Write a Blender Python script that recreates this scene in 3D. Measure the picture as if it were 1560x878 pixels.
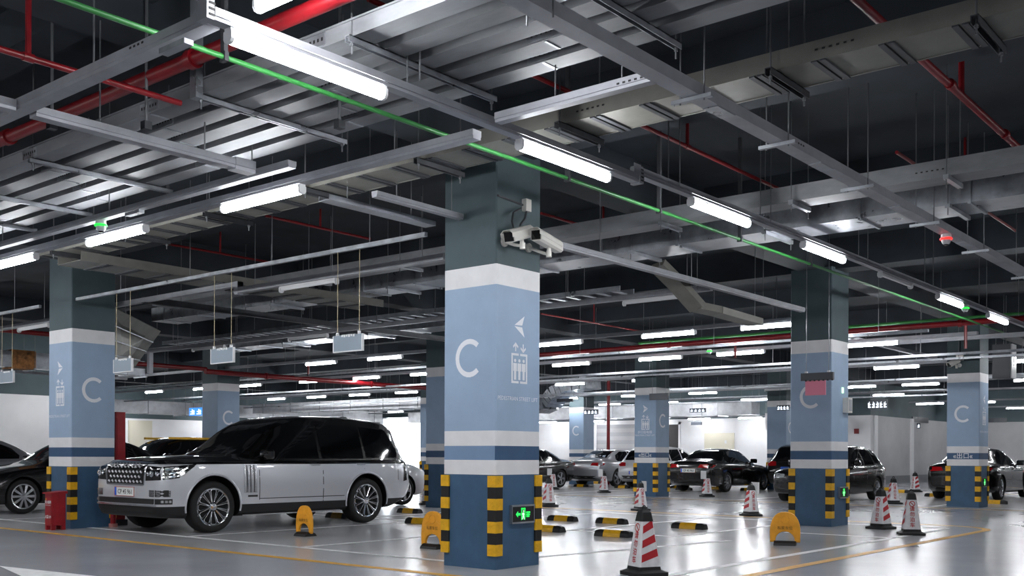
import bpy, bmesh, math, random
from mathutils import Vector, Matrix
from mathutils.bvhtree import BVHTree

for _o in list(bpy.data.objects):
    bpy.data.objects.remove(_o)
S = bpy.context.scene
COL = S.collection
random.seed(7)

# ------------------------------------------------------------------ camera
F_PX, TH, H0, RO, HC = 1565.44, math.radians(39.56), 694.15, 0.00397, 1.2
FW = Vector((math.cos(TH), math.sin(TH), 0))
RT = Vector((math.sin(TH), -math.cos(TH), 0))
UPV = Vector((0, 0, 1))
_cr, _sr = math.cos(RO), math.sin(RO)
cam_d = bpy.data.cameras.new('camera')
cam = bpy.data.objects.new('camera', cam_d)
COL.objects.link(cam)
_right = RT * _cr + UPV * _sr
_up = UPV * _cr - RT * _sr
_m = Matrix((_right, _up, -FW)).transposed().to_4x4()
_m.translation = Vector((0, 0, HC))
cam.matrix_world = _m
cam_d.sensor_fit = 'HORIZONTAL'
cam_d.sensor_width = 36.0
cam_d.lens = 36.0 * F_PX / 1560.0
cam_d.shift_x = 0.0
cam_d.shift_y = (H0 - 439.0) / 1560.0
cam_d.clip_start = 0.05
cam_d.clip_end = 300
S.camera = cam

# ------------------------------------------------------------------ daylight outside, exposure
W = bpy.data.worlds.new('daylight')
S.world = W
W.use_nodes = True
W.node_tree.nodes['Background'].inputs[0].default_value = (0.86, 0.93, 1.0, 1)
W.node_tree.nodes['Background'].inputs[1].default_value = 3.0
S.view_settings.view_transform = 'Standard'
S.view_settings.look = 'None'
S.view_settings.gamma = 1.0
S.view_settings.use_curve_mapping = False
S.view_settings.exposure = 1.85
LAMP_STRENGTH = 26.0


# pixel (1560x878 frame) -> point on a plane of the place
def ray(px, py):
    a, b = px - 780.0, py - H0
    x = _cr * a + _sr * b
    y = -_sr * a + _cr * b
    return FW + RT * (x / F_PX) - UPV * (y / F_PX)


def PZ(px, py, z=0.0):
    r = ray(px, py)
    t = (z - HC) / r.z
    return Vector((0, 0, HC)) + r * t


def PX(px, py, X):
    r = ray(px, py)
    return Vector((0, 0, HC)) + r * (X / r.x)


def PY(px, py, Y):
    r = ray(px, py)
    return Vector((0, 0, HC)) + r * (Y / r.y)


# ------------------------------------------------------------------ materials
def sr(c):
    out = []
    for v in c[:3]:
        v = v / 255.0
        out.append(v / 12.92 if v <= 0.04045 else ((v + 0.055) / 1.055) ** 2.4)
    return tuple(out) + (1.0,)


MATS = {}


def mat(name, rgb, rough=0.5, metal=0.0, var=0.0, scale=6.0, bump=0.0, bscale=40.0, spec=0.5, coat=0.0,
        rvar=0.0, stretch=None, var2=None):
    if name in MATS:
        return MATS[name]
    m = bpy.data.materials.new(name)
    m.use_nodes = True
    nt = m.node_tree
    b = nt.nodes['Principled BSDF']
    b.inputs['Base Color'].default_value = sr(rgb)
    b.inputs['Roughness'].default_value = rough
    b.inputs['Metallic'].default_value = metal
    b.inputs['Specular IOR Level'].default_value = spec
    b.inputs['Coat Weight'].default_value = coat
    b.inputs['Coat Roughness'].default_value = 0.04
    if var or bump or rvar:
        tc = nt.nodes.new('ShaderNodeTexCoord')
        mp = nt.nodes.new('ShaderNodeMapping')
        nt.links.new(tc.outputs['Object'], mp.inputs['Vector'])
        if stretch:
            mp.inputs['Scale'].default_value = stretch
    if var or rvar:
        n = nt.nodes.new('ShaderNodeTexNoise')
        n.inputs['Scale'].default_value = scale
        n.inputs['Detail'].default_value = 6
        n.inputs['Roughness'].default_value = 0.6
        nt.links.new(mp.outputs[0], n.inputs['Vector'])
    if var:
        rp = nt.nodes.new('ShaderNodeValToRGB')
        rp.color_ramp.elements[0].position = 0.3
        rp.color_ramp.elements[1].position = 0.7
        lo = [max(0, v * (1 - var)) for v in rgb[:3]]
        hi = [min(255, v * (1 + var)) for v in rgb[:3]] if var2 is None else var2
        rp.color_ramp.elements[0].color = sr(lo)
        rp.color_ramp.elements[1].color = sr(hi)
        nt.links.new(n.outputs['Fac'], rp.inputs['Fac'])
        nt.links.new(rp.outputs['Color'], b.inputs['Base Color'])
    if rvar:
        mr = nt.nodes.new('ShaderNodeMapRange')
        mr.inputs['From Min'].default_value = 0.3
        mr.inputs['From Max'].default_value = 0.7
        mr.inputs['To Min'].default_value = max(0.02, rough - rvar)
        mr.inputs['To Max'].default_value = min(1, rough + rvar)
        nt.links.new(n.outputs['Fac'], mr.inputs['Value'])
        nt.links.new(mr.outputs[0], b.inputs['Roughness'])
    if bump:
        n2 = nt.nodes.new('ShaderNodeTexNoise')
        n2.inputs['Scale'].default_value = bscale
        n2.inputs['Detail'].default_value = 4
        nt.links.new(mp.outputs[0], n2.inputs['Vector'])
        bp = nt.nodes.new('ShaderNodeBump')
        bp.inputs['Strength'].default_value = bump
        bp.inputs['Distance'].default_value = 0.01
        nt.links.new(n2.outputs['Fac'], bp.inputs['Height'])
        nt.links.new(bp.outputs[0], b.inputs['Normal'])
    MATS[name] = m
    return m


def emit(name, rgb, strength):
    if name in MATS:
        return MATS[name]
    m = bpy.data.materials.new(name)
    m.use_nodes = True
    nt = m.node_tree
    b = nt.nodes['Principled BSDF']
    b.inputs['Base Color'].default_value = sr(rgb)
    b.inputs['Emission Color'].default_value = sr(rgb)
    b.inputs['Emission Strength'].default_value = strength
    MATS[name] = m
    return m


M_galv = mat('galvanised_steel', (158, 162, 168), 0.36, 0.7, var=0.14, scale=5, rvar=0.12, bump=0.05, bscale=25)
M_tray = mat('tray_steel', (126, 128, 132), 0.55, 0.25, var=0.16, scale=4, rvar=0.1, stretch=(1, 0.35, 1))
M_grey = mat('grey_coated_steel', (158, 160, 166), 0.45, 0.35, var=0.06, scale=4)
M_beige = mat('beige_coated_steel', (118, 117, 111), 0.5, 0.2, var=0.08, scale=3)
M_darkst = mat('dark_steel', (70, 72, 76), 0.5, 0.5, var=0.1, scale=6)
M_ductglare = mat('duct_steel_glare', (214, 216, 220), 0.4, 0.3, var=0.08, scale=3, bump=0.2, bscale=8)  # paler duct steel for the far ducts, glare put into the base colour
M_rod = mat('zinc_rod', (120, 122, 126), 0.4, 0.7)
M_white = mat('white_enamel', (225, 226, 228), 0.35)
M_red = mat('red_pipe_paint', (122, 16, 24), 0.35, 0.0, var=0.1, scale=5)
M_green = mat('green_pipe_paint', (48, 122, 58), 0.4, 0.0, var=0.08, scale=5)
M_dark = mat('ceiling_dark_paint', (42, 48, 55), 0.85, var=0.18, scale=1.2, bump=0.1, bscale=14)
M_teal = mat('dark_teal_paint', (72, 88, 93), 0.7, var=0.05, scale=2, bump=0.05, bscale=60)
M_lblue = mat('light_blue_paint', (146, 168, 193), 0.55, var=0.03, scale=2.5, bump=0.05, bscale=70)
M_mblue = mat('mid_blue_paint', (116, 142, 173), 0.55, var=0.03, scale=2.5)
M_navy = mat('navy_blue_paint', (52, 83, 117), 0.5, var=0.05, scale=3)
M_base = mat('pillar_base_blue', (56, 89, 119), 0.5, var=0.07, scale=3, bump=0.06, bscale=60)
M_offw = mat('off_white_paint', (222, 222, 224), 0.55, var=0.03, scale=3)
M_print = mat('white_print', (226, 228, 233), 0.5)
M_yel = mat('yellow_rubber', (226, 172, 20), 0.45, var=0.07, scale=14)
M_blk = mat('black_rubber', (17, 17, 19), 0.55, var=0.15, scale=12)
M_wall = mat('white_wall_paint', (226, 226, 228), 0.75, var=0.03, scale=0.8, bump=0.04, bscale=30)
M_wallg = mat('grey_wall_paint', (176, 176, 178), 0.8, var=0.04, scale=0.7)
M_skirt = mat('grey_skirting', (120, 122, 126), 0.6)
M_lamp = emit('lamp_diffuser', (250, 252, 255), LAMP_STRENGTH)
M_exit = emit('exit_green', (40, 235, 90), 0.32)
M_exitw = emit('exit_pale_green', (190, 255, 200), 0.45)
M_ledg = emit('led_green', (30, 235, 60), 0.6)
M_ledr = emit('led_red', (255, 40, 35), 0.7)
M_signtxt = emit('sign_white_glow', (235, 245, 255), 0.5)
M_signblue = emit('sign_blue_glow', (60, 130, 220), 0.4)
M_signgrey = mat('sign_grey_blue', (132, 146, 158), 0.5)
M_signdark = mat('sign_dark_face', (58, 62, 70), 0.4)
M_pink = mat('pink_panel', (236, 140, 164), 0.5)
M_chrome = mat('chrome', (225, 228, 232), 0.12, 1.0)
M_alu = mat('bright_alloy', (205, 207, 212), 0.22, 0.9)
M_tyre = mat('tyre_rubber', (17, 17, 18), 0.7)
M_glass = mat('tinted_glass', (9, 10, 12), 0.06, 0.0, spec=0.6, coat=0.5)
M_gloss = mat('gloss_black_trim', (8, 8, 9), 0.12, coat=0.8)
M_plast = mat('black_plastic', (15, 15, 17), 0.5)
M_cam = mat('camera_shell', (214, 212, 206), 0.35, 0.1)
M_camd = mat('camera_black_glass', (10, 10, 12), 0.1)
M_redlamp = mat('tail_lamp_red', (165, 14, 20), 0.15, coat=1.0)
M_lens = mat('head_lamp_lens', (205, 210, 216), 0.1, 0.6, coat=1.0)
M_plate = mat('plate_white', (222, 226, 224), 0.5)
M_plateb = mat('plate_blue', (30, 95, 205), 0.4)
M_ink = mat('black_ink', (18, 20, 20), 0.5)
M_conew = mat('cone_white_film', (222, 222, 225), 0.4, var=0.06, scale=9)
M_coner = mat('cone_red_film', (178, 24, 36), 0.4, var=0.06, scale=9)
M_orange = mat('parking_lock_yellow', (238, 164, 40), 0.4, var=0.05, scale=10)
M_bin = mat('bin_red_paint', (150, 24, 34), 0.4, var=0.12, scale=7)
M_lineW = mat('white_line_paint', (238, 238, 240), 0.45, var=0.07, scale=7)
M_lineY = mat('yellow_line_paint', (212, 158, 52), 0.45, var=0.1, scale=7)


# ------------------------------------------------------------------ mesh helpers
class MB:
    def __init__(s):
        s.v, s.f, s.m = [], [], []

    def add(s, vs, fs, mi=0):
        o = len(s.v)
        s.v += [tuple(p) for p in vs]
        s.f += [[i + o for i in f] for f in fs]
        s.m += [mi] * len(fs)
        return s

    def box(s, x0, x1, y0, y1, z0, z1, mi=0, M=None):
        vs = [Vector((x, y, z)) for z in (z0, z1) for y in (y0, y1) for x in (x0, x1)]
        if M is not None:
            vs = [M @ p for p in vs]
        return s.add(vs, [[0, 2, 3, 1], [4, 5, 7, 6], [0, 1, 5, 4], [2, 6, 7, 3], [0, 4, 6, 2], [1, 3, 7, 5]], mi)

    def frame(s, d, up=None):
        d = Vector(d).normalized()
        a = Vector((0, 0, 1)) if abs(d.z) < 0.9 else Vector((1, 0, 0))
        u = d.cross(a).normalized()
        return u, d.cross(u).normalized()

    def cyl(s, p, q, r, n=8, mi=0, r2=None, caps=True):
        p, q = Vector(p), Vector(q)
        r2 = r if r2 is None else r2
        u, w = s.frame(q - p)
        vs = []
        for c, rr in ((p, r), (q, r2)):
            for k in range(n):
                a = 2 * math.pi * k / n
                vs.append(c + u * (rr * math.cos(a)) + w * (rr * math.sin(a)))
        fs = [[k, (k + 1) % n, n + (k + 1) % n, n + k] for k in range(n)]
        if caps:
            fs += [list(range(n))[::-1], list(range(n, 2 * n))]
        return s.add(vs, fs, mi)

    def tube(s, pts, r, n=8, mi=0):
        pts = [Vector(p) for p in pts]
        rings = []
        u = None
        for i, p in enumerate(pts):
            if i == 0:
                d = pts[1] - p
            elif i == len(pts) - 1:
                d = p - pts[i - 1]
            else:
                d = (pts[i + 1] - p).normalized() + (p - pts[i - 1]).normalized()
            d.normalize()
            if u is None:
                u, w = s.frame(d)
            else:
                u = (u - d * u.dot(d)).normalized()
                w = d.cross(u).normalized()
            rings.append([p + u * (r * math.cos(2 * math.pi * k / n)) + w * (r * math.sin(2 * math.pi * k / n))
                          for k in range(n)])
        vs = [q for rg in rings for q in rg]
        fs = []
        for i in range(len(rings) - 1):
            for k in range(n):
                a, b = i * n + k, i * n + (k + 1) % n
                fs.append([a, b, b + n, a + n])
        fs += [list(range(n))[::-1], list(range(len(vs) - n, len(vs)))]
        return s.add(vs, fs, mi)

    def prism(s, poly, axis, a, b, mi=0):
        # poly: 2-D outline; axis 'x': (y,z), 'y': (x,z), 'z': (x,y)
        def P(c, t):
            if axis == 'x':
                return (t, c[0], c[1])
            if axis == 'y':
                return (c[0], t, c[1])
            return (c[0], c[1], t)
        n = len(poly)
        vs = [P(c, a) for c in poly] + [P(c, b) for c in poly]
        fs = [[k, (k + 1) % n, n + (k + 1) % n, n + k] for k in range(n)]
        fs += [list(range(n))[::-1], list(range(n, 2 * n))]
        return s.add(vs, fs, mi)

    def lathe(s, prof, n=24, M=None, mi=0, close=False):
        # prof: (r, h) about local z
        vs = []
        for r, h in prof:
            for k in range(n):
                a = 2 * math.pi * k / n
                vs.append(Vector((r * math.cos(a), r * math.sin(a), h)))
        if M is not None:
            vs = [M @ p for p in vs]
        fs = []
        m = len(prof)
        for i in range(m if close else m - 1):
            j = (i + 1) % m
            for k in range(n):
                fs.append([i * n + k, i * n + (k + 1) % n, j * n + (k + 1) % n, j * n + k])
        return s.add(vs, fs, mi)

    def mesh(s, name, mats, smooth=False, fix=True):
        me = bpy.data.meshes.new(name)
        me.from_pydata(s.v, [], s.f)
        for m in (mats if isinstance(mats, (list, tuple)) else [mats]):
            me.materials.append(m)
        me.polygons.foreach_set('material_index', s.m)
        if fix:
            bm = bmesh.new()
            bm.from_mesh(me)
            bmesh.ops.recalc_face_normals(bm, faces=bm.faces)
            bm.to_mesh(me)
            bm.free()
        if smooth:
            me.polygons.foreach_set('use_smooth', [True] * len(me.polygons))
            me.set_sharp_from_angle(angle=math.radians(40 if smooth is True else smooth))
        me.update()
        return me

    def build(s, name, mats, parent=None, smooth=False, loc=(0, 0, 0), rotz=0.0, fix=True):
        return put(name, s.mesh(name, mats, smooth, fix), parent, loc, rotz)


def put(name, me, parent=None, loc=(0, 0, 0), rotz=0.0):
    o = bpy.data.objects.new(name, me)
    COL.objects.link(o)
    if parent is not None:
        o.parent = parent
    o.location = loc
    if rotz:
        o.rotation_euler = (0, 0, rotz)
    return o


def tag(o, label, cat, group=None, kind=None):
    o['label'] = label
    o['category'] = cat
    if group:
        o['group'] = group
    if kind:
        o['kind'] = kind
    return o


def thing(name, label, cat, loc=(0, 0, 0), rotz=0.0, group=None):
    o = bpy.data.objects.new(name, None)
    o.empty_display_size = 0.1
    COL.objects.link(o)
    o.location = loc
    o.rotation_euler = (0, 0, rotz)
    return tag(o, label, cat, group)


def struct(o):
    o['kind'] = 'structure'
    return o


def copy_tree(o, parent=None):
    c = o.copy()
    COL.objects.link(c)
    c.parent = parent
    for ch in list(o.children):
        copy_tree(ch, c)
    return c


_TXT = {}


def text_polys(s, size, align='CENTER', bold=0.0):
    """triangles of a line of lettering, local (u, v), baseline v = 0"""
    key = (s, size, align, bold)
    if key in _TXT:
        return _TXT[key]
    cu = bpy.data.curves.new('lettering', 'FONT')
    cu.body = s
    cu.size = size
    cu.align_x = align
    cu.resolution_u = 2
    cu.offset = bold
    o = bpy.data.objects.new('lettering', cu)
    COL.objects.link(o)
    dg = bpy.context.evaluated_depsgraph_get()
    dg.update()
    me = bpy.data.meshes.new_from_object(o.evaluated_get(dg))
    vs = [(v.co.x, v.co.y) for v in me.vertices]
    fs = [list(p.vertices) for p in me.polygons]
    bpy.data.objects.remove(o)
    bpy.data.curves.remove(cu)
    bpy.data.meshes.remove(me)
    _TXT[key] = (vs, fs)
    return vs, fs


def flat(mb, vs, fs, fn, mi=0):
    """lay flat print (u,v) on a face; fn maps (u,v) to a point"""
    mb.add([fn(u, v) for u, v in vs], fs, mi)


def lettering(name, s, size, fn, m, parent, align='CENTER', bold=0.0):
    vs, fs = text_polys(s, size, align, bold)
    if not vs:
        return None
    mb = MB()
    flat(mb, vs, fs, fn)
    return mb.build(name, m, parent, fix=False)

# ================================================================== the place: floor, ceiling, walls
def floor_mat(name, c, dark, light, rough):
    m = bpy.data.materials.new(name)
    m.use_nodes = True
    nt = m.node_tree
    b = nt.nodes['Principled BSDF']
    tc = nt.nodes.new('ShaderNodeTexCoord')
    n1 = nt.nodes.new('ShaderNodeTexNoise')
    n1.inputs['Scale'].default_value = 0.55
    n1.inputs['Detail'].default_value = 8
    n1.inputs['Roughness'].default_value = 0.62
    nt.links.new(tc.outputs['Object'], n1.inputs['Vector'])
    rp = nt.nodes.new('ShaderNodeValToRGB')
    rp.color_ramp.elements[0].position = 0.32
    rp.color_ramp.elements[1].position = 0.68
    rp.color_ramp.elements[0].color = sr(dark)
    rp.color_ramp.elements[1].color = sr(light)
    nt.links.new(n1.outputs['Fac'], rp.inputs['Fac'])
    nt.links.new(rp.outputs['Color'], b.inputs['Base Color'])
    n2 = nt.nodes.new('ShaderNodeTexNoise')
    n2.inputs['Scale'].default_value = 0.9
    n2.inputs['Detail'].default_value = 6
    nt.links.new(tc.outputs['Object'], n2.inputs['Vector'])
    mr = nt.nodes.new('ShaderNodeMapRange')
    mr.inputs['From Min'].default_value = 0.3
    mr.inputs['From Max'].default_value = 0.7
    mr.inputs['To Min'].default_value = rough * 0.92
    mr.inputs['To Max'].default_value = rough * 1.1
    nt.links.new(n2.outputs['Fac'], mr.inputs['Value'])
    nt.links.new(mr.outputs[0], b.inputs['Roughness'])
    b.inputs['Specular IOR Level'].default_value = 0.55
    return m


M_lane = floor_mat('lane_epoxy', None, (138, 139, 147), (152, 153, 160), 0.24)
M_bay = floor_mat('bay_epoxy', None, (172, 172, 175), (185, 185, 188), 0.2)

RX0, RX1, RY0, RY1 = -9.0, 56.4, -9.0, 48.0
XF = 44.0          # far white wall with the exit opening
CEIL = 4.95
floor = struct(MB().box(RX0, RX1 + 0.3, RY0, RY1 + 14, -0.3, 0.0).build('floor', M_lane))


def rounded_rect(x0, x1, y0, y1, r, n=6):
    pts = []
    for cx, cy, a0 in ((x1 - r, y0 + r, -90), (x1 - r, y1 - r, 0), (x0 + r, y1 - r, 90), (x0 + r, y0 + r, 180)):
        for k in range(n + 1):
            a = math.radians(a0 + 90 * k / n)
            pts.append((cx + r * math.cos(a), cy + r * math.sin(a)))
    return pts


BAYS = [(7.42, 18.75, 4.66, 30.5), (24.9, 36.0, 4.66, 47.5)]
for x0, x1, y0, y1 in BAYS:
    pts = rounded_rect(x0, x1, y0, y1, 0.9)
    MB().prism(pts, 'z', 0.0, 0.002).build('bay_coating', M_bay, floor)
    inner = rounded_rect(x0 + 0.13, x1 - 0.13, y0 + 0.13, y1 - 0.13, 0.77)
    n = len(pts)
    mb = MB()
    mb.add([(p[0], p[1], 0.004) for p in pts] + [(p[0], p[1], 0.004) for p in inner],
           [[k, (k + 1) % n, n + (k + 1) % n, n + k] for k in range(n)])
    mb.build('yellow_border_line', M_lineY, floor)


def wline(x0, y0, x1, y1, w=0.12):
    a, b = Vector((x0, y0, 0)), Vector((x1, y1, 0))
    d = (b - a).normalized()
    s = Vector((-d.y, d.x, 0)) * (w / 2)
    mb = MB()
    z = Vector((0, 0, 0.0045))
    mb.add([a - s + z, b - s + z, b + s + z, a + s + z], [[0, 1, 2, 3]])
    mb.build('white_parking_line', M_lineW, floor)


wline(8.47, 7.75, 8.47, 30.2)
wline(9.0, 5.35, 17.6, 5.3)
wline(15.25, 5.35, 15.25, 7.0)
for y in (10.55, 13.12, 18.9, 21.5, 24.2):
    wline(8.5, y, 13.2, y)
for y in (7.85, 9.75, 12.3, 14.7, 18.9, 21.5):
    wline(13.4, y, 17.9, y)
wline(13.3, 7.8, 13.3, 30)
wline(9.3, 7.5, 13.2, 6.9)
wline(17.9, 5.3, 17.9, 30)
wline(25.7, 5.2, 25.7, 46)
for y in (8.0, 10.6, 13.2, 17.2, 19.9, 22.6, 26.0, 28.6):
    wline(25.7, y, 31.0, y)
# lane arrow, painted on the driving lane
MB().add([(4.95, 11.15, 0.004), (4.55, 9.55, 0.004), (4.78, 9.62, 0.004), (4.83, 8.0, 0.004), (5.0, 8.0, 0.004),
          (5.0, 9.62, 0.004), (5.16, 9.5, 0.004)], [[0, 1, 2, 5, 6], [2, 3, 4, 5]]).build('lane_arrow', M_lineW, floor)

ceil = MB().box(RX0, RX1 + 0.3, RY0, RY1 + 14, CEIL, CEIL + 0.25)
ceil = struct(ceil.build('ceiling', M_dark))
_NB = [0]


def beam(x0, x1, y0, y1, z):
    _NB[0] += 1
    return struct(MB().box(x0, x1, y0, y1, z, CEIL).build('trim_%d' % _NB[0], M_dark))


GX0, GY0, SX, SY, PW = 8.1525, 6.9557, 8.8121, 8.8942, 0.745
for i in range(-1, 6):
    xc = GX0 + PW / 2 + i * SX
    beam(xc - 0.24, xc + 0.24, RY0, RY1, 4.42)
for j in range(-1, 5):
    yc = GY0 + PW / 2 + j * SY
    beam(RX0, RX1, yc - 0.24, yc + 0.24, 4.43)
for i in range(-1, 5):
    xc = GX0 + PW / 2 + (i + 0.5) * SX
    beam(xc - 0.15, xc + 0.15, RY0, RY1, 4.62)

ZW = 3.0


def wall(name, x0, x1, y0, y1, lower=None, ztop=CEIL, zw=ZW):
    mb = MB()
    mb.box(x0, x1, y0, y1, 0, zw, 0)
    mb.box(x0, x1, y0, y1, zw, ztop, 1)
    return struct(mb.build(name, [lower or M_wall, M_teal]))


DY0, DY1 = 42.6, 47.0        # daylight exit in the far wall
w = wall('wall_far', XF, XF + 0.3, 16.3, DY0)
MB().box(XF, XF + 0.3, DY0, DY1, 3.5, CEIL).build('exit_lintel', M_teal, w)
MB().box(XF, XF + 0.3, DY1, RY1, 0, CEIL).build('exit_jamb', M_wall, w)
w = wall('wall_return', XF + 0.3, RX1, 16.3, 16.6, M_wallg)
for x in (44.32, 49.0):
    MB().box(x, x + 0.35, 16.22, 16.3, 0, ZW).build('pilaster', M_wall, w)
MB().box(XF + 0.7, RX1, 16.28, 16.3, 0, 0.35).build('baseboard', M_skirt, w)
w = wall('wall_right', RX1, RX1 + 0.3, RY0, 16.3, M_wallg)
for y in (15.0, 11.0, 6.5, 2.0):
    MB().box(RX1 - 0.1, RX1, y, y + 0.7, 0, ZW).build('pilaster', M_wallg, w)
wall('wall_left', 24.0, XF, RY1, RY1 + 0.3)
wall('wall_left_near', 2.0, 17.5, 31.5, 31.8)
wall('wall_left_return', 17.2, 17.5, 31.8, RY1 + 0.3)
wall('wall_left_link', 17.5, 24.0, RY1, RY1 + 0.3)
wall('wall_left_end', RX0, 2.0, 31.5, 31.8, M_wallg)
wall('wall_back', RX0 - 0.3, RX0, RY0, 31.8)
wall('wall_near', RX0 - 0.3, RX1 + 0.3, RY0 - 0.3, RY0)
# flat dark panel, the shade of the small doorway's opening put into its colour
d = struct(MB().box(XF - 0.03, XF - 0.005, 25.75, 26.65, 0.0, 2.75).build('door_1', mat('doorway_shade', (52, 50, 52), 0.7)))
MB().box(XF - 0.06, XF - 0.0, 25.65, 25.75, 0.0, 2.85).build('door_frame', M_white, d)
MB().box(XF - 0.06, XF - 0.0, 26.65, 26.75, 0.0, 2.85).build('door_frame', M_white, d)
MB().box(XF - 0.06, XF - 0.0, 25.65, 26.75, 2.75, 2.85).build('door_frame', M_white, d)
d = MB()
y0, y1 = 28.0, 30.6
for k in range(14):
    d.box(XF - 0.05 - 0.008 * (k % 2), XF - 0.005, y0, y1, k * 0.2, k * 0.2 + 0.2, k % 2)
d = struct(d.build('door_2', [M_wallg, mat('shutter_grey', (160, 160, 164), 0.6)]))
MB().box(XF - 0.1, XF - 0.005, y0 - 0.12, y0, 0, 2.9).build('door_frame', M_white, d)
MB().box(XF - 0.1, XF - 0.005, y1, y1 + 0.12, 0, 2.9).build('door_frame', M_white, d)

# ================================================================== pillars
C_OUT, C_IN = 0.205, 0.15


def c_polys(cu, cv, ro=C_OUT, ri=C_IN, a0=47, a1=313, n=20):
    vs, fs = [], []
    for k in range(n + 1):
        a = math.radians(a0 + (a1 - a0) * k / n)
        vs += [(cu + ro * 0.97 * math.cos(a), cv + ro * math.sin(a)), (cu + ri * 0.97 * math.cos(a), cv + ri * math.sin(a))]
    for k in range(n):
        fs.append([2 * k, 2 * k + 2, 2 * k + 3, 2 * k + 1])
    return vs, fs


def rect(u0, u1, v0, v1):
    return [(u0, v0), (u1, v0), (u1, v1), (u0, v1)]


def lift_polys(cu, v0):
    """frame with three figures and up / down arrows above; v0 bottom"""
    P = []
    w, h, t = 0.135, 0.32, 0.024
    P.append(rect(cu - w, cu - w + t, v0, v0 + h))
    P.append(rect(cu + w - t, cu + w, v0, v0 + h))
    for a, b in ((-w + t, -0.012), (0.012, w - t)):
        P.append(rect(cu + a, cu + b, v0, v0 + t))
        P.append(rect(cu + a, cu + b, v0 + h - t, v0 + h))
    for k in (-1, 0, 1):
        c = cu + k * 0.072
        P.append(rect(c - 0.018, c + 0.018, v0 + 0.038, v0 + 0.13))
        P.append(rect(c - 0.031, c + 0.031, v0 + 0.13, v0 + 0.215))
        P.append([(c + 0.019 * math.cos(q * math.pi / 4), v0 + 0.243 + 0.019 * math.sin(q * math.pi / 4)) for q in range(8)])
    for s, sgn in ((-1, 1), (1, -1)):
        c = cu + s * 0.064
        b0, b1 = v0 + h + 0.022, v0 + h + 0.105
        P.append(rect(c - 0.009, c + 0.009, b0, b1))
        tip = b1 + 0.012 if sgn > 0 else b0 - 0.012
        for e in (-1, 1):
            P.append([(c, tip), (c, tip - sgn * 0.03), (c + e * 0.04, tip - sgn * 0.062), (c + e * 0.045, tip - sgn * 0.04)])
    return P


def arrow_polys(cu, cv, sgn):
    # two swept wings, tip towards sgn
    a = 0.085
    return [[(cu + sgn * a, cv + 0.006), (cu - sgn * a, cv + 0.115), (cu - sgn * 0.045, cv + 0.01)],
            [(cu + sgn * a, cv - 0.006), (cu - sgn * 0.045, cv - 0.01), (cu - sgn * a, cv - 0.115)]]


def polys_to_mesh(P):
    vs, fs = [], []
    for p in P:
        o = len(vs)
        vs += p
        fs.append(list(range(o, o + len(p))))
    return vs, fs


def guard_mesh():
    # L profile round a corner at the origin, body of the pillar towards +x +y
    mb = MB()
    t, l, z0, h = 0.018, 0.095, 0.145, 0.12
    for k in range(7):
        e = 0.003 if k % 2 == 0 else 0.0
        L = [(-t - e, -t - e), (l, -t - e), (l, 0), (0, 0), (0, l), (-t - e, l)]
        mb.prism(L, 'z', z0 + k * h, z0 + (k + 1) * h, k % 2)
        if k % 2 == 0:
            for q in (0.3, 0.62):
                mb.box(-t - e - 0.004, -t - e, 0.02, l - 0.02, z0 + (k + q) * h, z0 + (k + q) * h + 0.012, 0)
                mb.box(0.02, l - 0.02, -t - e - 0.004, -t - e, z0 + (k + q) * h, z0 + (k + q) * h + 0.012, 0)
    return mb.mesh('corner_guard', [M_yel, M_blk])


GUARD = guard_mesh()
EPS = 0.003


def fmx(x, y):       # print on the face towards -X; u runs to the viewer's right
    return lambda u, v: (x - EPS, y + PW - u, v)


def fmy(x, y):       # print on the face towards -Y
    return lambda u, v: (x + u, y - EPS, v)


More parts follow.
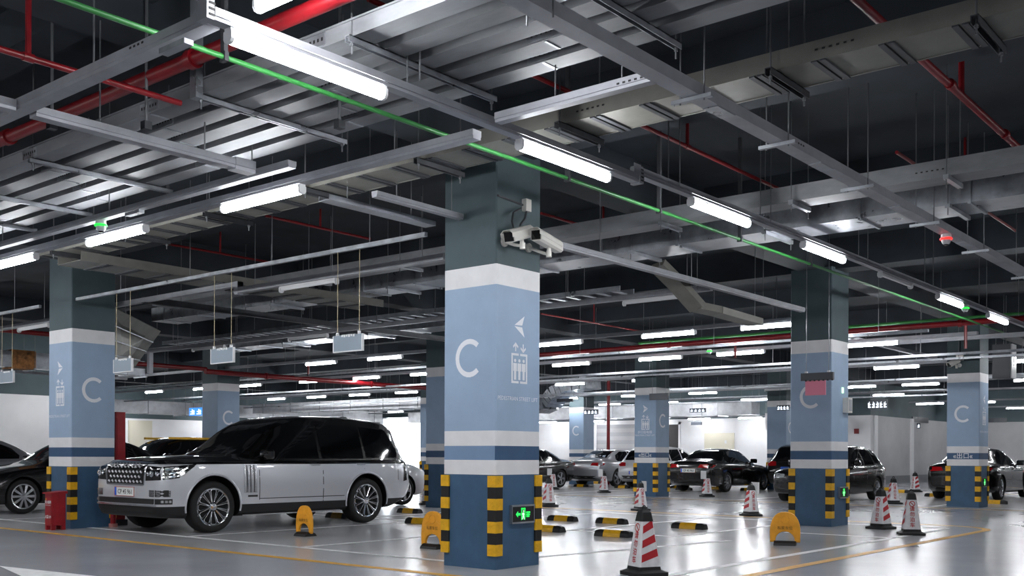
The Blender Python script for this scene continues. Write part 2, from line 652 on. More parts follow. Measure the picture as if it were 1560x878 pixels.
def pillar(i, j, label, cface, arrow, chinese=False, caption=True, exit_band=False, light_band=False, top=4.45):
    x, y = GX0 + i * SX, GY0 + j * SY
    root = thing('concrete_pillar', label, 'pillar', (x, y, 0))
    mb = MB()
    for z0, z1, m in ((0, 0.995, 0), (0.995, 1.15, 1), (1.15, 1.30, 2), (1.30, 1.46, 1), (1.46, 2.99, 3), (2.99, 3.205, 1), (3.205, top, 4)):
        o = len(mb.v)
        c = 0.012
        ring = [(c, 0), (PW - c, 0), (PW, c), (PW, PW - c), (PW - c, PW), (c, PW), (0, PW - c), (0, c)]
        mb.v += [(a, b, z0) for a, b in ring] + [(a, b, z1) for a, b in ring]
        for k in range(8):
            mi = m
            if light_band and m == 2 and k == 6:
                mi = 5
            mb.f.append([o + k, o + (k + 1) % 8, o + 8 + (k + 1) % 8, o + 8 + k])
            mb.m.append(mi)
        if z0 == 0:
            mb.f.append([o + k for k in range(8)][::-1]); mb.m.append(m)
        if z1 == top:
            mb.f.append([o + 8 + k for k in range(8)]); mb.m.append(m)
    mb.build('shaft', [M_base, M_offw, M_navy, M_lblue, M_teal, M_mblue], root)
    for k, (gx, gy) in enumerate(((0, 0), (PW, 0), (PW, PW), (0, PW))):
        put('corner_guard', GUARD, root, (gx, gy, 0), k * math.pi / 2)
    L = {'x': fmx(0, 0), 'y': fmy(0, 0)}
    if cface:
        mb = MB()
        vs, fs = c_polys(PW / 2 - (0.0 if cface == 'x' else 0.0), 2.235)
        flat(mb, vs, fs, L[cface])
        mb.build('letter_c', M_print, root, fix=False)
        other = 'y' if cface == 'x' else 'x'
        if arrow:
            cu = PW / 2 - 0.01
            fn = L[other]
            mb = MB()
            vs, fs = polys_to_mesh(arrow_polys(cu + 0.02, 2.585, arrow))
            flat(mb, vs, fs, fn)
            mb.build('arrow_mark', M_print, root, fix=False)
            mb = MB()
            vs, fs = polys_to_mesh(lift_polys(cu + 0.02, 1.97))
            flat(mb, vs, fs, fn)
            mb.build('lift_pictogram', M_print, root, fix=False)
            if chinese:
                lettering('lettering', '步行街电梯', 0.1, lambda u, v: fn(cu + u, 1.86 + v), M_print, root)
            if caption:
                lettering('lettering', 'PEDESTRIAN STREET LIFT', 0.06, lambda u, v: fn(cu + u, 1.785 + v), M_print, root)
    if exit_band:
        fn = L['x']
        lettering('lettering', '«出口«', 0.15, lambda u, v: fn(PW / 2 + u, 1.178 + v), M_print, root, bold=0.001)
    return root


pillar(0, 0, 'blue banded pillar carrying two surveillance cameras and a lit exit sign', 'x', -1, light_band=True)
P10 = pillar(1, 0, 'blue pillar whose letter C is half covered by a pink panel', 'x', 0)
pillar(2, 0, 'pillar with exit lettering on its navy band and one camera near its top', 'x', -1, exit_band=True)
pillar(0, 1, 'blue letter C pillar between the red extinguisher box and the two-tone car', 'y', 1)
pillar(2, 1, 'pillar with Chinese lift caption and exit lettering, beside a white hatchback', 'x' if False else 'y', 1, chinese=True, exit_band=True)
pillar(1, 1, 'blue pillar with a striped cone at its foot behind the two-tone car', 'y', 0)
pillar(1, 2, 'blue letter C pillar rising behind the windscreen of the two-tone car', 'y', 0)
pillar(2, 2, 'far blue pillar beside the bright daylight exit', 'y', 0)
pillar(3, 2, 'far blue letter C pillar next to a red riser pipe behind the silver sedan', 'x', 0)
pillar(3, 1, 'far blue pillar behind the black estate car beside the white duct box', 'y', 0)

# ================================================================== overhead services
_RODS = {}


def rod_mesh(L, r):
    k = (round(L, 3), r)
    if k not in _RODS:
        _RODS[k] = MB().cyl((0, 0, 0), (0, 0, L), r, 6).mesh('hanger_rod', M_rod, smooth=True)
    return _RODS[k]


def rods(parent, pts, z0, z1=CEIL, r=0.006):
    for x, y in pts:
        put('hanger_rod', rod_mesh(z1 - z0, r), parent, (x, y, z0))


def seg(mb, axis, c, a, b, z, w, h, mi=0, style='u'):
    t = 0.006
    if style == 'u':
        P = [(-w / 2, 0), (w / 2, 0), (w / 2, h), (w / 2 - t, h), (w / 2 - t, t), (-w / 2 + t, t), (-w / 2 + t, h), (-w / 2, h)]
    elif style == 't':      # closed trunking with a groove in each side and a lip below
        g = 0.006
        P = [(-w / 2 + g, 0), (w / 2 - g, 0), (w / 2 - g, h * .3), (w / 2, h * .34), (w / 2, h), (-w / 2, h), (-w / 2, h * .34), (-w / 2 + g, h * .3)]
    else:
        P = [(-w / 2, 0), (w / 2, 0), (w / 2, h), (-w / 2, h)]
    P = [(c + p, z + q) for p, q in P]
    mb.prism(P, 'x' if axis == 'x' else 'y', a, b, mi)


def rail(name, label, cat, axis, c, a, b, z, w, h, m=M_grey, style='u', step=1.6, r0=0.5, pair=0.0, r=0.006, group=None, extra=None, top=CEIL):
    mb = MB()
    seg(mb, axis, c, a, b, z, w, h, 0, style)
    for e in (extra or []):
        seg(mb, axis, c, *e, style=style)
    o = mb.build(name, m)
    tag(o, label, cat, group)
    t = a + r0
    pts = []
    while step and t < b:
        for s in ((-pair, pair) if pair else (0.0,)):
            pts.append((t, c + s) if axis == 'x' else (c + s, t))
        t += step
    rods(o, pts, z + h * 0.5, top, r)
    return o


def perforations(parent, axis, c, t, z, face, n=5, pitch=0.045):
    mb = MB()
    for k in range(n):
        q = t + k * pitch
        if axis == 'y':
            mb.box(c + face - 0.002, c + face + 0.002, q, q + 0.02, z, z + 0.012)
        else:
            mb.box(q, q + 0.02, c + face - 0.002, c + face + 0.002, z, z + 0.012)
    mb.build('slot_holes', M_blk, parent)['kind'] = 'stuff'


# --- long lighting trunking beside the green pipe
mb = MB()
YL = 4.92
seg(mb, 'x', YL, 3.32, 7.72, 3.60, 0.085, 0.07, 0, 't')
seg(mb, 'x', YL, 7.62, 27.0, 3.665, 0.085, 0.07, 0, 't')
seg(mb, 'x', YL, -8.0, 3.30, 3.70, 0.085, 0.07, 0, 't')
for x0, z0, z1 in ((3.26, 3.59, 3.78), (7.64, 3.59, 3.75)):
    mb.box(x0, x0 + 0.05, YL - 0.05, YL + 0.05, z0, z1)
    mb.box(x0 - 0.09, x0 + 0.02, YL - 0.048, YL - 0.043, z1 - 0.085, z1)
TR = mb.build('lighting_trunking', M_grey)
tag(TR, 'long grey lighting trunking with stepped joints beside the green pipe', 'cable trunking')
rods(TR, [(x, YL + s) for x in (4.9, 8.3, 10.2, 13.0, 15.6, 18.4, 21) for s in (-0.06, 0.06)], 3.7)
for x in (3.27, 7.65):
    mb = MB()
    for k in range(5):
        mb.box(x + 0.005, x + 0.045, YL - 0.0525, YL - 0.0495, 3.61 + k * 0.032, 3.622 + k * 0.032)
    mb.build('slot_holes', M_blk, TR)['kind'] = 'stuff'

rail('cable_trunking', 'wide grey cable trunking carrying the dome camera with a red ring', 'cable trunking', 'x', 3.45, 3.0, 27.0, 3.60, 0.12, 0.08,
     style='b', step=0, r0=1.1)
R2 = bpy.data.objects['cable_trunking']
rods(R2, [(x, 3.45 + s) for x in (4.4, 6.05, 7.35, 8.98, 10.8, 12.6, 14.8) for s in (-0.09, 0.09)], 3.56)
for x in (6.05, 7.35, 8.98, 10.8, 12.6, 14.8):
    MB().box(x - 0.018, x + 0.018, 3.3, 3.6, 3.572, 3.598).build('hanger_bar', M_galv, R2)
for x in (6.3, 8.05, 9.9, 12.0):
    MB().box(x, x + 0.26, 3.395, 3.505, 3.594, 3.6).build('cover_plate', M_galv, R2)
perforations(R2, 'x', 3.45, 7.5, 3.64, -0.061)

rail('cable_trunking', 'grey cable trunking meeting the lighting trunking above the red main', 'cable trunking', 'y', 3.37, 4.98, 18.0, 3.60, 0.11, 0.075,
     style='t', step=1.8, r0=1.3)
rail('cable_trunking', 'short thick trunking crossing under the tray bundle towards the green-ringed dome', 'cable trunking', 'x', 7.25, 3.44, 5.3, 3.58, 0.11, 0.075,
     style='t', step=0.9, r0=0.5, extra=[(5.1, 5.3, 3.57, 0.12, 0.1), (1.2, 3.30, 3.58, 0.11, 0.075)])
rail('cable_trunking', 'slim trunking running under the tray bundle next to the lamp trunking', 'cable trunking', 'y', 5.45, 6.9, 31.0, 3.60, 0.09, 0.06,
     style='t', step=0)
rods(bpy.data.objects['cable_trunking.003'], [(5.485, 7.5 + 2.4 * k) for k in range(10)], 3.64)
E_R = rail('lighting_trunking', 'lamp trunking under the dark-ribbed tray in front of the letter C pillars', 'cable trunking', 'y', 5.86, 5.2, 31.0, 3.61, 0.1, 0.07,
           style='t', step=2.6, r0=0.9)
rail('cable_trunking', 'short perforated trunking ending against the wide trunking', 'cable trunking', 'y', 5.66, 3.5, 4.82, 3.60, 0.08, 0.07,
     style='t', step=0.55, r0=0.25)
perforations(bpy.data.objects['cable_trunking.004'], 'y', 5.66, 3.52, 3.63, -0.041, 6)
perforations(bpy.data.objects['cable_trunking.001'], 'y', 3.37, 5.6, 3.65, -0.056, 4)

# --- bundle of covered cable trays
for k in range(5):
    c = 4.53 + k * 0.2775
    mb = MB()
    w2, h = 0.09, 0.11
    mb.prism([(c - w2, 3.9), (c + w2, 3.9), (c + w2, 3.9 + h), (c + w2 - 0.004, 3.9 + h), (c + w2 - 0.004, 3.904), (c - w2 + 0.004, 3.904),
              (c - w2 + 0.004, 3.9 + h), (c - w2, 3.9 + h)], 'y', -6.0, 31.0, 0)
    mb.box(c - w2 - 0.012, c - w2, -6, 31, 3.9 + h - 0.012, 3.9 + h)
    mb.box(c - w2 - 0.004, c - w2 + 0.004, -6, 31, 3.895, 3.9, 0)
    t = mb.build('cable_tray', M_tray)
    tag(t, ('galvanised tray of the bundle of five, lying along the red main', 'second tray of the bundle, counted from the red main', 'middle tray of the bundle of five under the hanger bars', 'fourth tray of the bundle, counted from the red main', 'outermost bundle tray, next to the slim trunking')[k], 'cable tray', 'bundle of covered cable trays')
    for q in range(9):
        y = 3.4 + q * 2.0 + k * 0.23
        mb = MB()
        mb.box(c - w2 + 0.01, c + w2 - 0.01, y, y + 0.02, 3.894, 3.9)
        mb.box(c - w2 - 0.006, c - w2, y - 0.12, y + 0.14, 3.91, 3.99)
        mb.build('joint_plate', M_galv, t)
        mb = MB()
        for s in range(6):
            mb.box(c - w2 - 0.0085, c - w2 - 0.006, y - 0.1 + s * 0.04, y - 0.085 + s * 0.04, 3.94, 3.962)
        mb.build('slot_holes', M_blk, t)['kind'] = 'stuff'


def trapeze(y, x0, x1, z, label, group, top=CEIL, m=M_galv, size=0.042):
    mb = MB()
    mb.box(x0, x1, y - size / 2, y - size / 2 + 0.006, z - size, z)
    mb.box(x0, x1, y - size / 2, y + size / 2, z - 0.006, z)
    mb.box(x0, x1, y + size / 2 - 0.006, y + size / 2, z - size, z)
    o = mb.build('trapeze_bar', m)
    tag(o, label, 'hanger', group)
    rods(o, [(x0 + 0.04, y), (x1 - 0.04, y)], z - 0.11, top, 0.007)
    for x in (x0 + 0.04, x1 - 0.04):
        MB().cyl((x, y, z - size - 0.02), (x, y, z - size), 0.014, 6).build('nut', M_rod, o)
    return o


for y in (3.44, 5.02, 6.7, 9.35, 10.95, 12.25, 14.0, 16.2, 18.4):
    o = trapeze(y, 4.4, 5.86, 3.893, 'steel hanger bar under the bundle of five trays', 'hanger bars under the tray bundle')
    if abs(y - 6.7) < 0.01:
        MB().box(4.37, 4.43, 6.66, 6.74, 3.85, 4.6).build('strut', M_galv, o)
for x, y in ((4.2, 7.05), (5.1, 5.9), (3.75, 7.6)):
    o = tag(MB().cyl((x, y, 3.70), (x, y, 4.9), 0.012, 8).build('drop_pipe', M_rod), 'thin drop pipe with a square cable box at its end', 'pipe', 'drop pipes by the trays')
    MB().box(x - 0.03, x + 0.03, y - 0.03, y + 0.03, 3.64, 3.7).build('cable_box', M_darkst, o)

# --- tray with dark cross ribs
def ribbed_tray(label, axis, c0, c1, a, b, z, h, pitch, rib, m=M_beige, group=None):
    mb = MB()
    t = 0.006
    for p, q in ((c0, c0 + t), (c1 - t, c1)):
        if axis == 'y':
            mb.box(p, q, a, b, z, z + h)
        else:
            mb.box(a, b, p, q, z, z + h)
    for p in (c0, c1 - 0.02):
        if axis == 'y':
            mb.box(p, p + 0.02, a, b, z - 0.004, z)
        else:
            mb.box(a, b, p, p + 0.02, z - 0.004, z)
    o = mb.build('ribbed_cable_tray', m)
    tag(o, label, 'cable tray', group)
    L = pitch - rib
    pm = MB()
    rm = MB()
    if axis == 'y':
        pm.box(c0 + t, c1 - t, 0, pitch - 0.004, 0, 0.006)
        for s in (0, rib * 0.6):
            rm.box(c0 + 0.003, c1 - 0.003, s, s + rib * 0.4, -0.014, 0.0)
    else:
        pm.box(0, pitch - 0.004, c0 + t, c1 - t, 0, 0.006)
        for s in (0, rib * 0.6):
            rm.box(s, s + rib * 0.4, c0 + 0.003, c1 - 0.003, -0.014, 0.0)
    pme = pm.mesh('tray_panel', m)
    rme = rm.mesh('rib', M_darkst)
    p = a
    while p + pitch <= b + 0.001:
        put('tray_panel', pme, o, (0, p, z) if axis == 'y' else (p, 0, z))
        put('rib', rme, o, (0, p + L, z) if axis == 'y' else (p + L, 0, z))
        p += pitch
    return o


G_T = ribbed_tray('long ribbed tray passing in front of the camera pillar, beneath its top', 'y', 6.69, 7.15, -4.0, 14.3, 3.9, 0.13, 0.46, 0.1)
for y in (0.4, 1.82, 3.17, 5.0, 6.6, 8.2, 9.9, 11.6, 13.4):
    o = trapeze(y, 6.6, 7.24, 3.893, 'short dark hanger bar under the long ribbed tray', 'hanger bars under the ribbed tray', m=M_darkst, size=0.05)
perforations(G_T, 'y', 6.69, 2.6, 3.96, -0.001, 6, 0.05)
perforations(G_T, 'y', 6.69, 4.6, 3.96, -0.001, 6, 0.05)
perforations(G_T, 'y', 6.69, 6.1, 3.96, -0.001, 6, 0.05)
ribbed_tray('ribbed tray crossing above the sign rail towards the silver duct', 'x', 13.06, 13.68, 6.84, 12.3, 3.765, 0.12, 0.46, 0.1)

# --- plain channels and ducts further back
def channel(label, c0, c1, a, b, z, h, m, name='cable_tray', cat='cable tray', hang=(), axis='y', seams=0.0):
    mb = MB()
    if axis == 'y':
        mb.box(c0, c1, a, b, z, z + h)
    else:
        mb.box(a, b, c0, c1, z, z + h)
    o = mb.build(name, m)
    tag(o, label, cat)
    if seams:
        t = a + seams
        while t < b:
            mb = MB()
            if axis == 'y':
                mb.box(c0 - 0.02, c1 + 0.02, t, t + 0.03, z - 0.02, z + h + 0.02)
            else:
                mb.box(t, t + 0.03, c0 - 0.02, c1 + 0.02, z - 0.02, z + h + 0.02)
            mb.build('flange', M_galv, o)
            t += seams
    for y in hang:
        mb = MB()
        if axis == 'y':
            mb.box(c0 - 0.08, c1 + 0.08, y - 0.025, y + 0.025, z - 0.045, z - 0.002)
            pts = [(c0 - 0.06, y), (c1 + 0.06, y)]
        else:
            mb.box(y - 0.025, y + 0.025, c0 - 0.08, c1 + 0.08, z - 0.045, z - 0.002)
            pts = [(y, c0 - 0.06), (y, c1 + 0.06)]
        mb.build('hanger_bar', M_galv, o)
        rods(o, pts, z - 0.12)
    return o


H1 = channel('narrow grey cable tray just behind the camera pillar', 10.26, 10.57, -6, 17, 3.9, 0.17, M_tray, hang=(1.4, 3.06, 4.63, 6.22, 8.6, 10.5, 12.5))
perforations(H1, 'y', 10.26, 3.1, 3.97, -0.001, 6, 0.05)
channel('broad galvanised air duct behind the narrow grey tray', 11.45, 12.05, 2.0, 19.0, 3.9, 0.27, M_galv, 'air_duct', 'duct', hang=(3.4, 5.5, 7.4, 9.6, 12, 15), seams=1.18)
channel('galvanised air duct crossing high behind the two-tone car', 15.6, 16.3, 13.2, 23.0, 3.9, 0.3, M_galv, 'air_duct', 'duct', hang=(14, 17, 20), seams=1.3)
# stepped-down tray from the broad duct
pts = [PX(1003, 405, 12.3), PX(1030, 432, 12.6), PX(1062, 468, 13.0), PX(1090, 474, 13.3), PX(1150, 491, 14.6)]
mb = MB()
for a, b in zip(pts[:-1], pts[1:]):
    d = (b - a).normalized()
    s = Vector((0, 1, 0))
    s = (s - d * s.dot(d)).normalized()
    u = d.cross(s)
    q = [p + s * e * 0.13 + u * f * 0.05 for p in (a - d * 0.02, b + d * 0.02) for e, f in ((-1, -1), (1, -1), (1, 1), (-1, 1))]
    mb.add(q, [[0, 1, 2, 3], [7, 6, 5, 4], [0, 4, 5, 1], [1, 5, 6, 2], [2, 6, 7, 3], [3, 7, 4, 0]])
o = mb.build('stepped_cable_tray', M_beige)
tag(o, 'beige cable tray stepping down below the broad duct', 'cable tray')
rods(o, [(pts[2].x, pts[2].y), (pts[4].x, pts[4].y)], pts[2].z)

# --- sign rails, thin rails
K1 = rail('sign_rail', 'slim bright rail carrying the hanging bay signs', 'rail', 'y', 8.03, 7.86, 15.45, 3.585, 0.045, 0.045, m=M_galv, style='b', step=1.8, r0=0.9)
rail('sign_rail', 'slim bright rail ending beside the letter C pillar near the red box', 'rail', 'y', 8.03, 16.65, 24.9, 3.585, 0.045, 0.045, m=M_galv, style='b', step=1.8, r0=0.9)
rail('cable_trunking', 'grey trunking with a stepped end behind the sign rail', 'cable trunking', 'y', 9.13, 8.6, 12.85, 3.58, 0.1, 0.075, style='t', step=1.7, r0=0.4,
     extra=[(12.75, 18.0, 3.68, 0.1, 0.07), (12.75, 12.83, 3.56, 0.11, 0.19)])
rail('cable_trunking', 'grey trunking running past the far side of the red-box pillar', 'cable trunking', 'y', 9.05, 18.2, 25.0, 3.58, 0.1, 0.075, style='t', step=2.2, r0=0.4)
rail('cable_trunking', 'grey trunking with a long unlit tube behind the camera pillar', 'cable trunking', 'y', 13.2, 7.2, 23.5, 3.58, 0.1, 0.075, style='t', step=2.2, r0=0.4)
MB().box(13.15, 13.25, 21.9, 22.0, 3.1, 3.6).build('drop_post', M_grey, bpy.data.objects['cable_trunking.007'])
rail('cable_trunking', 'grey trunking leading away from the surveillance camera on the pillar', 'cable trunking', 'x', 7.1, 8.95, 16.1, 3.58, 0.09, 0.07, style='t', step=2.2, r0=1.3)
rail('cable_trunking', 'dark trunking crossing behind the hanging bay signs', 'cable trunking', 'x', 15.35, 9.1, 17.0, 3.67, 0.1, 0.1, m=M_darkst, style='b', step=0)
rods(bpy.data.objects['cable_trunking.009'], [(x, 15.35) for x in (9.8, 11.1, 12.6, 14.6)], 3.75)
rail('cable_trunking', 'short bright trunking close to the camera pillar top', 'cable trunking', 'x', 7.41, 6.85, 8.1, 3.71, 0.08, 0.06, style='t', step=0.8, r0=0.3)
rail('cable_tray', 'silver tray beside the short bright trunking by the pillar', 'cable tray', 'x', 7.86, 6.6, 8.1, 3.70, 0.16, 0.05, m=M_galv, style='u', step=0.9, r0=0.3)
rail('cable_trunking', 'grey trunking passing behind the pink panel pillar', 'cable trunking', 'x', 8.35, 17.9, 27.0, 3.68, 0.1, 0.08, style='t', step=2.4, r0=0.8)
rail('cable_trunking', 'pale rail crossing above the far exit-lettering pillar', 'cable trunking', 'y', 23.6, 2.0, 9.0, 3.76, 0.1, 0.09, style='t', step=2.4, r0=0.8)
FARR = [(17.25, 7.4, 31, 3.60), (21.35, 5.8, 39.5, 3.60), (27.2, 5.4, 39.5, 3.60), (34.0, 2.0, 42, 3.60), (39.1, 8.0, 42, 3.60)]
for k, (x, a, b, z) in enumerate(FARR):
    rail('lighting_trunking', ['lamp trunking over the lane behind the striped wheel stops', 'lamp trunking beneath the red and green far pipes',
                               'lamp trunking over the rear ends of the far parked cars', 'lamp trunking above the bonnets of the far parked cars',
                               'farthest lamp trunking in front of the white wall'][k], 'cable trunking', 'y', x, a, b, z, 0.1, 0.07, style='t', step=2.8, r0=0.7)
THIN = [(19.0, 6, 39.5, 3.45), (22.6, 3, 39.5, 3.35), (25.3, 3, 39.5, 3.5), (28.5, 3, 39.5, 3.3), (31.2, 3, 39.5, 3.45), (36.2, 10, 39.5, 3.3), (37.4, 10, 39.5, 3.55)]
for k, (x, a, b, z) in enumerate(THIN):
    rail('conduit_rail', 'thin pale conduit rail crossing the far half of the garage', 'rail', 'y', x, a, b, z, 0.075, 0.05, m=M_galv, style='b', step=3.4, r0=0.9,
         group='thin conduit rails in the far half')

# --- pipes
def pipe(label, pts, r, m, n=10, name='pipe', cat='pipe', rings=(), risers=(), group=None, rr=None):
    mb = MB()
    mb.tube(pts, r, n)
    o = mb.build(name, m, smooth=50)
    tag(o, label, cat, group)
    d = (Vector(pts[-1]) - Vector(pts[0])).normalized()
    for p in rings:
        p = Vector(p)
        MB().cyl(p - d * 0.035, p + d * 0.035, r * 1.35, n).build('coupling', m, o, smooth=True)
    for x, y, z0, z1 in risers:
        MB().cyl((x, y, z0), (x, y, z1), (rr or r * 0.8), 8).build('riser', m, o, smooth=True)
    return o


pipe('thick red sprinkler main running above the tray bundle edge', [(4.24, -6, 4.05), (4.24, 31, 4.05)], 0.052, M_red, 14, rings=[(4.24, 6.5, 4.05), (4.24, 9.4, 4.05), (4.24, 4.0, 4.05)])
pipe('thin red branch pipe with a riser crossing over the red main', [(0.5, 6.75, 3.8), (4.3, 6.75, 3.8)], 0.022, M_red, rings=[(3.17, 6.75, 3.8)], risers=[(3.17, 6.75, 3.8, 4.95)], rr=0.02)
pipe('red branch pipe slanting away past the long ribbed tray', [(5.0, 2.64, 4.3), (15.5, 2.66, 4.3)], 0.032, M_red, rings=[(8.9, 2.64, 4.3), (10.6, 2.64, 4.3)], risers=[(9.2, 2.64, 4.3, 4.94)])
pipe('thin red branch pipe behind the lighting trunking', [(4.6, 5.04, 4.2), (12.0, 5.04, 4.2)], 0.02, M_red, rings=[(8.75, 5.04, 4.2)], risers=[(8.75, 5.04, 4.2, 4.95)], rr=0.018)
pipe('slender green pipe running below the trays past the camera pillar', [(-4, 5.63, 3.75), (22.5, 5.63, 3.75)], 0.018, M_green, rings=[])
GP = bpy.data.objects['pipe.004']
for x in (3.9, 7.6, 9.2, 11.0, 13.0):
    mb = MB()
    mb.box(x - 0.015, x + 0.015, 5.6, 5.66, 3.72, 3.78)
    mb.box(x - 0.015, x + 0.015, 5.61, 5.65, 3.78, 4.94)
    mb.build('pipe_bracket', M_darkst, GP)
for k, (pa, pb) in enumerate((((250, 370), (413, 401)), ((408, 328), (560, 365)), ((825, 325), (1000, 378)), ((825, 478), (975, 505)), ((1350, 235), (1560, 350)))):
    z = 4.25
    a, b = PZ(*pa, z), PZ(*pb, z)
    y = (a.y + b.y) / 2
    pipe(('thin red branch above the sign rail and the red-box pillar', 'thin red branch between the ribbed tray and the camera pillar', 'thin red branch starting beside the pillar cameras', 'thin red branch above the lamps over the near far-side lane', 'thin red branch behind the red-ringed dome camera')[k], [(a.x, y, z), (b.x, y, z)], 0.018, M_red, risers=[((a.x + b.x) / 2, y, z, 4.95)], rr=0.015, group='thin red sprinkler branches')
pipe('thick red main beneath the far green pipe', [(20.9, 2.0, 3.80), (20.9, 17, 3.80)], 0.055, M_red, 12, rings=[(20.9, 6, 3.8), (20.9, 12.5, 3.8)], risers=[(20.9, 8.6, 3.4, 3.8), (20.9, 10.8, 3.4, 3.8), (20.9, 5.9, 3.3, 3.8)], rr=0.03)
pipe('far green pipe directly above a red main', [(21.15, 1.0, 3.93), (21.15, 13.5, 3.93)], 0.03, M_green, 10)
pipe('thick red main crossing above the roof of the two-tone car', [(16.0, 23.9, 3.42), (27.5, 23.9, 3.42)], 0.07, M_red, 12, rings=[(18, 23.9, 3.42), (22, 23.9, 3.42)], risers=[(19.5, 23.9, 3.42, 3.9)], rr=0.03)
pipe('red pipe elbowing down beside the far letter C pillar',
     [(9.6, 24.6, 4.1), (13.0, 24.6, 4.1), (13.3, 24.6, 4.05), (13.5, 24.6, 3.9), (13.5, 24.6, 3.7), (13.7, 24.6, 3.58), (14.0, 24.6, 3.55), (16.5, 24.6, 3.55)], 0.06, M_red, 10)
pipe('red main along the left side beyond the red-box pillar', [(6.0, 28.0, 3.9), (17.0, 28.0, 3.9)], 0.06, M_red, 10)
pipe('red riser pipe standing beside a far letter C pillar', [(35.6, 24.2, 0.0), (35.6, 24.2, 4.4)], 0.07, M_red, 12, rings=[])
# brown wrapped and silver duct beyond the left pillar
a, b = PX(0, 560, 10.2), PX(75, 560, 10.2)
channel('silver duct with a brown wrapped section on the left', 25.2, 25.65, 7.0, 15.0, 3.3, 0.39, M_galv, 'air_duct', 'duct', axis='x', hang=(9, 12, 15), seams=1.5)
MB().box(PY(18, 545, 25.2).x, PY(54, 545, 25.2).x, 25.17, 25.68, 3.27, 3.72).build('brown_wrap', mat('brown_wrap', (150, 104, 62), 0.8, var=0.35, scale=9), bpy.data.objects['air_duct.002'])
# sloping duct by the left pillar
mb = MB()
q = [PX(176, 470, 10.0), PX(245, 505, 12.4), PX(205, 560, 12.4), PX(176, 560, 10.0)]
th = Vector((0.1, 0.35, 0.1))
mb.add(q + [p + th for p in q], [[0, 1, 2, 3], [7, 6, 5, 4], [0, 4, 5, 1], [1, 5, 6, 2], [2, 6, 7, 3], [3, 7, 4, 0]])
o = mb.build('duct_transition', M_beige)
tag(o, 'beige sloping duct transition beside the red-box pillar', 'duct')
for t in (0.3, 0.55, 0.8):
    a, b = q[0].lerp(q[3], t), q[1].lerp(q[2], t)
    d = (b - a).normalized()
    MB().cyl(a - Vector((0.01, 0.02, 0)), b - Vector((0.01, 0.02, 0)), 0.015, 6).build('seam', M_galv, o)
rods(o, [(q[0].x + 0.2, q[0].y), (q[1].x, q[1].y + 0.15)], q[1].z - 0.05)
# far ducts
channel('bright silver duct above the white wall on the left', 40.4, 41.2, 17.6, 38.0, 2.95, 0.55, M_ductglare, 'air_duct', 'duct', axis='x', hang=(22, 26, 30), seams=2.2)
channel('silver duct along the far white wall behind the black sedan', 41.0, 41.8, 20.4, 41.5, 3.02, 0.55, M_ductglare, 'air_duct', 'duct', hang=(22, 25, 28, 32, 36), seams=2.4)
channel('silver duct over the far lane beyond the two-tone car', 29.2, 29.9, 25.0, 39.8, 3.1, 0.42, M_ductglare, 'air_duct', 'duct', hang=(27, 30, 34), seams=2.0)
# corrugated sloping duct behind the camera pillar
pts = [PX(823, 622, 33.0), PX(838, 615, 33.0), PX(850, 600, 33.0), PX(870, 588, 33.0), PX(905, 583, 33.0)]
mb = MB()
for a, b in zip(pts[:-1], pts[1:]):
    d = (b - a).normalized()
    u = Vector((0, -d.z, d.y))
    for e in range(3):
        p0, p1 = a.lerp(b, e / 3 + 0.02), a.lerp(b, (e + 1) / 3 - 0.02)
        qv = [p + Vector((f * 0.5, 0, 0)) + u * g * 0.24 for p in (p0, p1) for f, g in ((-1, -1), (1, -1), (1, 1), (-1, 1))]
        mb.add(qv, [[0, 1, 2, 3], [7, 6, 5, 4], [0, 4, 5, 1], [1, 5, 6, 2], [2, 6, 7, 3], [3, 7, 4, 0]])
o = mb.build('ribbed_duct', M_galv)
tag(o, 'ribbed duct curving down behind the camera pillar', 'duct')
rods(o, [(33.0, pts[-1].y + 0.3), (33.0, pts[-2].y)], pts[-1].z - 0.2)
# bulkheads on the far wall
o = MB().box(41.9, 43.99, 19.0, 20.2, 2.35, 3.1).build('bulkhead', M_wall)
tag(o, 'white boxed bulkhead with a black grille under a lit tube', 'bulkhead')
MB().box(41.88, 43.99, 19.02, 20.18, 3.1, 3.55).build('glass_front', mat('bulkhead_glass', (120, 132, 134), 0.2), o)
mb = MB()
for k in range(4):
    mb.box(41.86, 41.9, 19.3, 19.85, 2.62 + k * 0.05, 2.65 + k * 0.05)
mb.build('grille', M_plast, o)
o = MB().box(42.6, 43.99, 17.3, 19.0, 2.35, 3.0).build('bulkhead', M_wall)
tag(o, 'low white bulkhead beside the pink panel pillar with a small red alarm', 'bulkhead')
MB().box(42.56, 42.6, 17.6, 18.3, 2.6, 2.8).build('grille', M_plast, o)
o = MB().box(43.93, 43.995, 16.8, 17.0, 2.2, 2.42).build('alarm_box', M_red)
tag(o, 'small red alarm box on the far white wall', 'alarm')
o = MB().box(43.9, 43.99, 22.75, 24.3, 1.5, 2.3).build('electric_cabinet', mat('cabinet_cream', (214, 208, 190), 0.5))
tag(o, 'cream wall cabinet behind the black sedan with bright rear screen', 'cabinet')
MB().box(43.88, 43.9, 22.8, 24.25, 1.55, 2.25).build('cabinet_door', MATS['cabinet_cream'], o)
MB().box(43.87, 43.88, 23.1, 23.2, 1.8, 1.95).build('cabinet_label', M_white, o)
p = PY(214, 655, 48)
o = MB().box(p.x - 0.7, p.x + 0.6, 47.9, 47.99, 1.2, 2.9).build('electric_cabinet', MATS['cabinet_cream'])
tag(o, 'cream wall cabinet on the left white wall beyond the red steel column', 'cabinet')
MB().box(p.x - 0.65, p.x + 0.55, 47.87, 47.9, 1.25, 2.85).build('cabinet_door', MATS['cabinet_cream'], o)
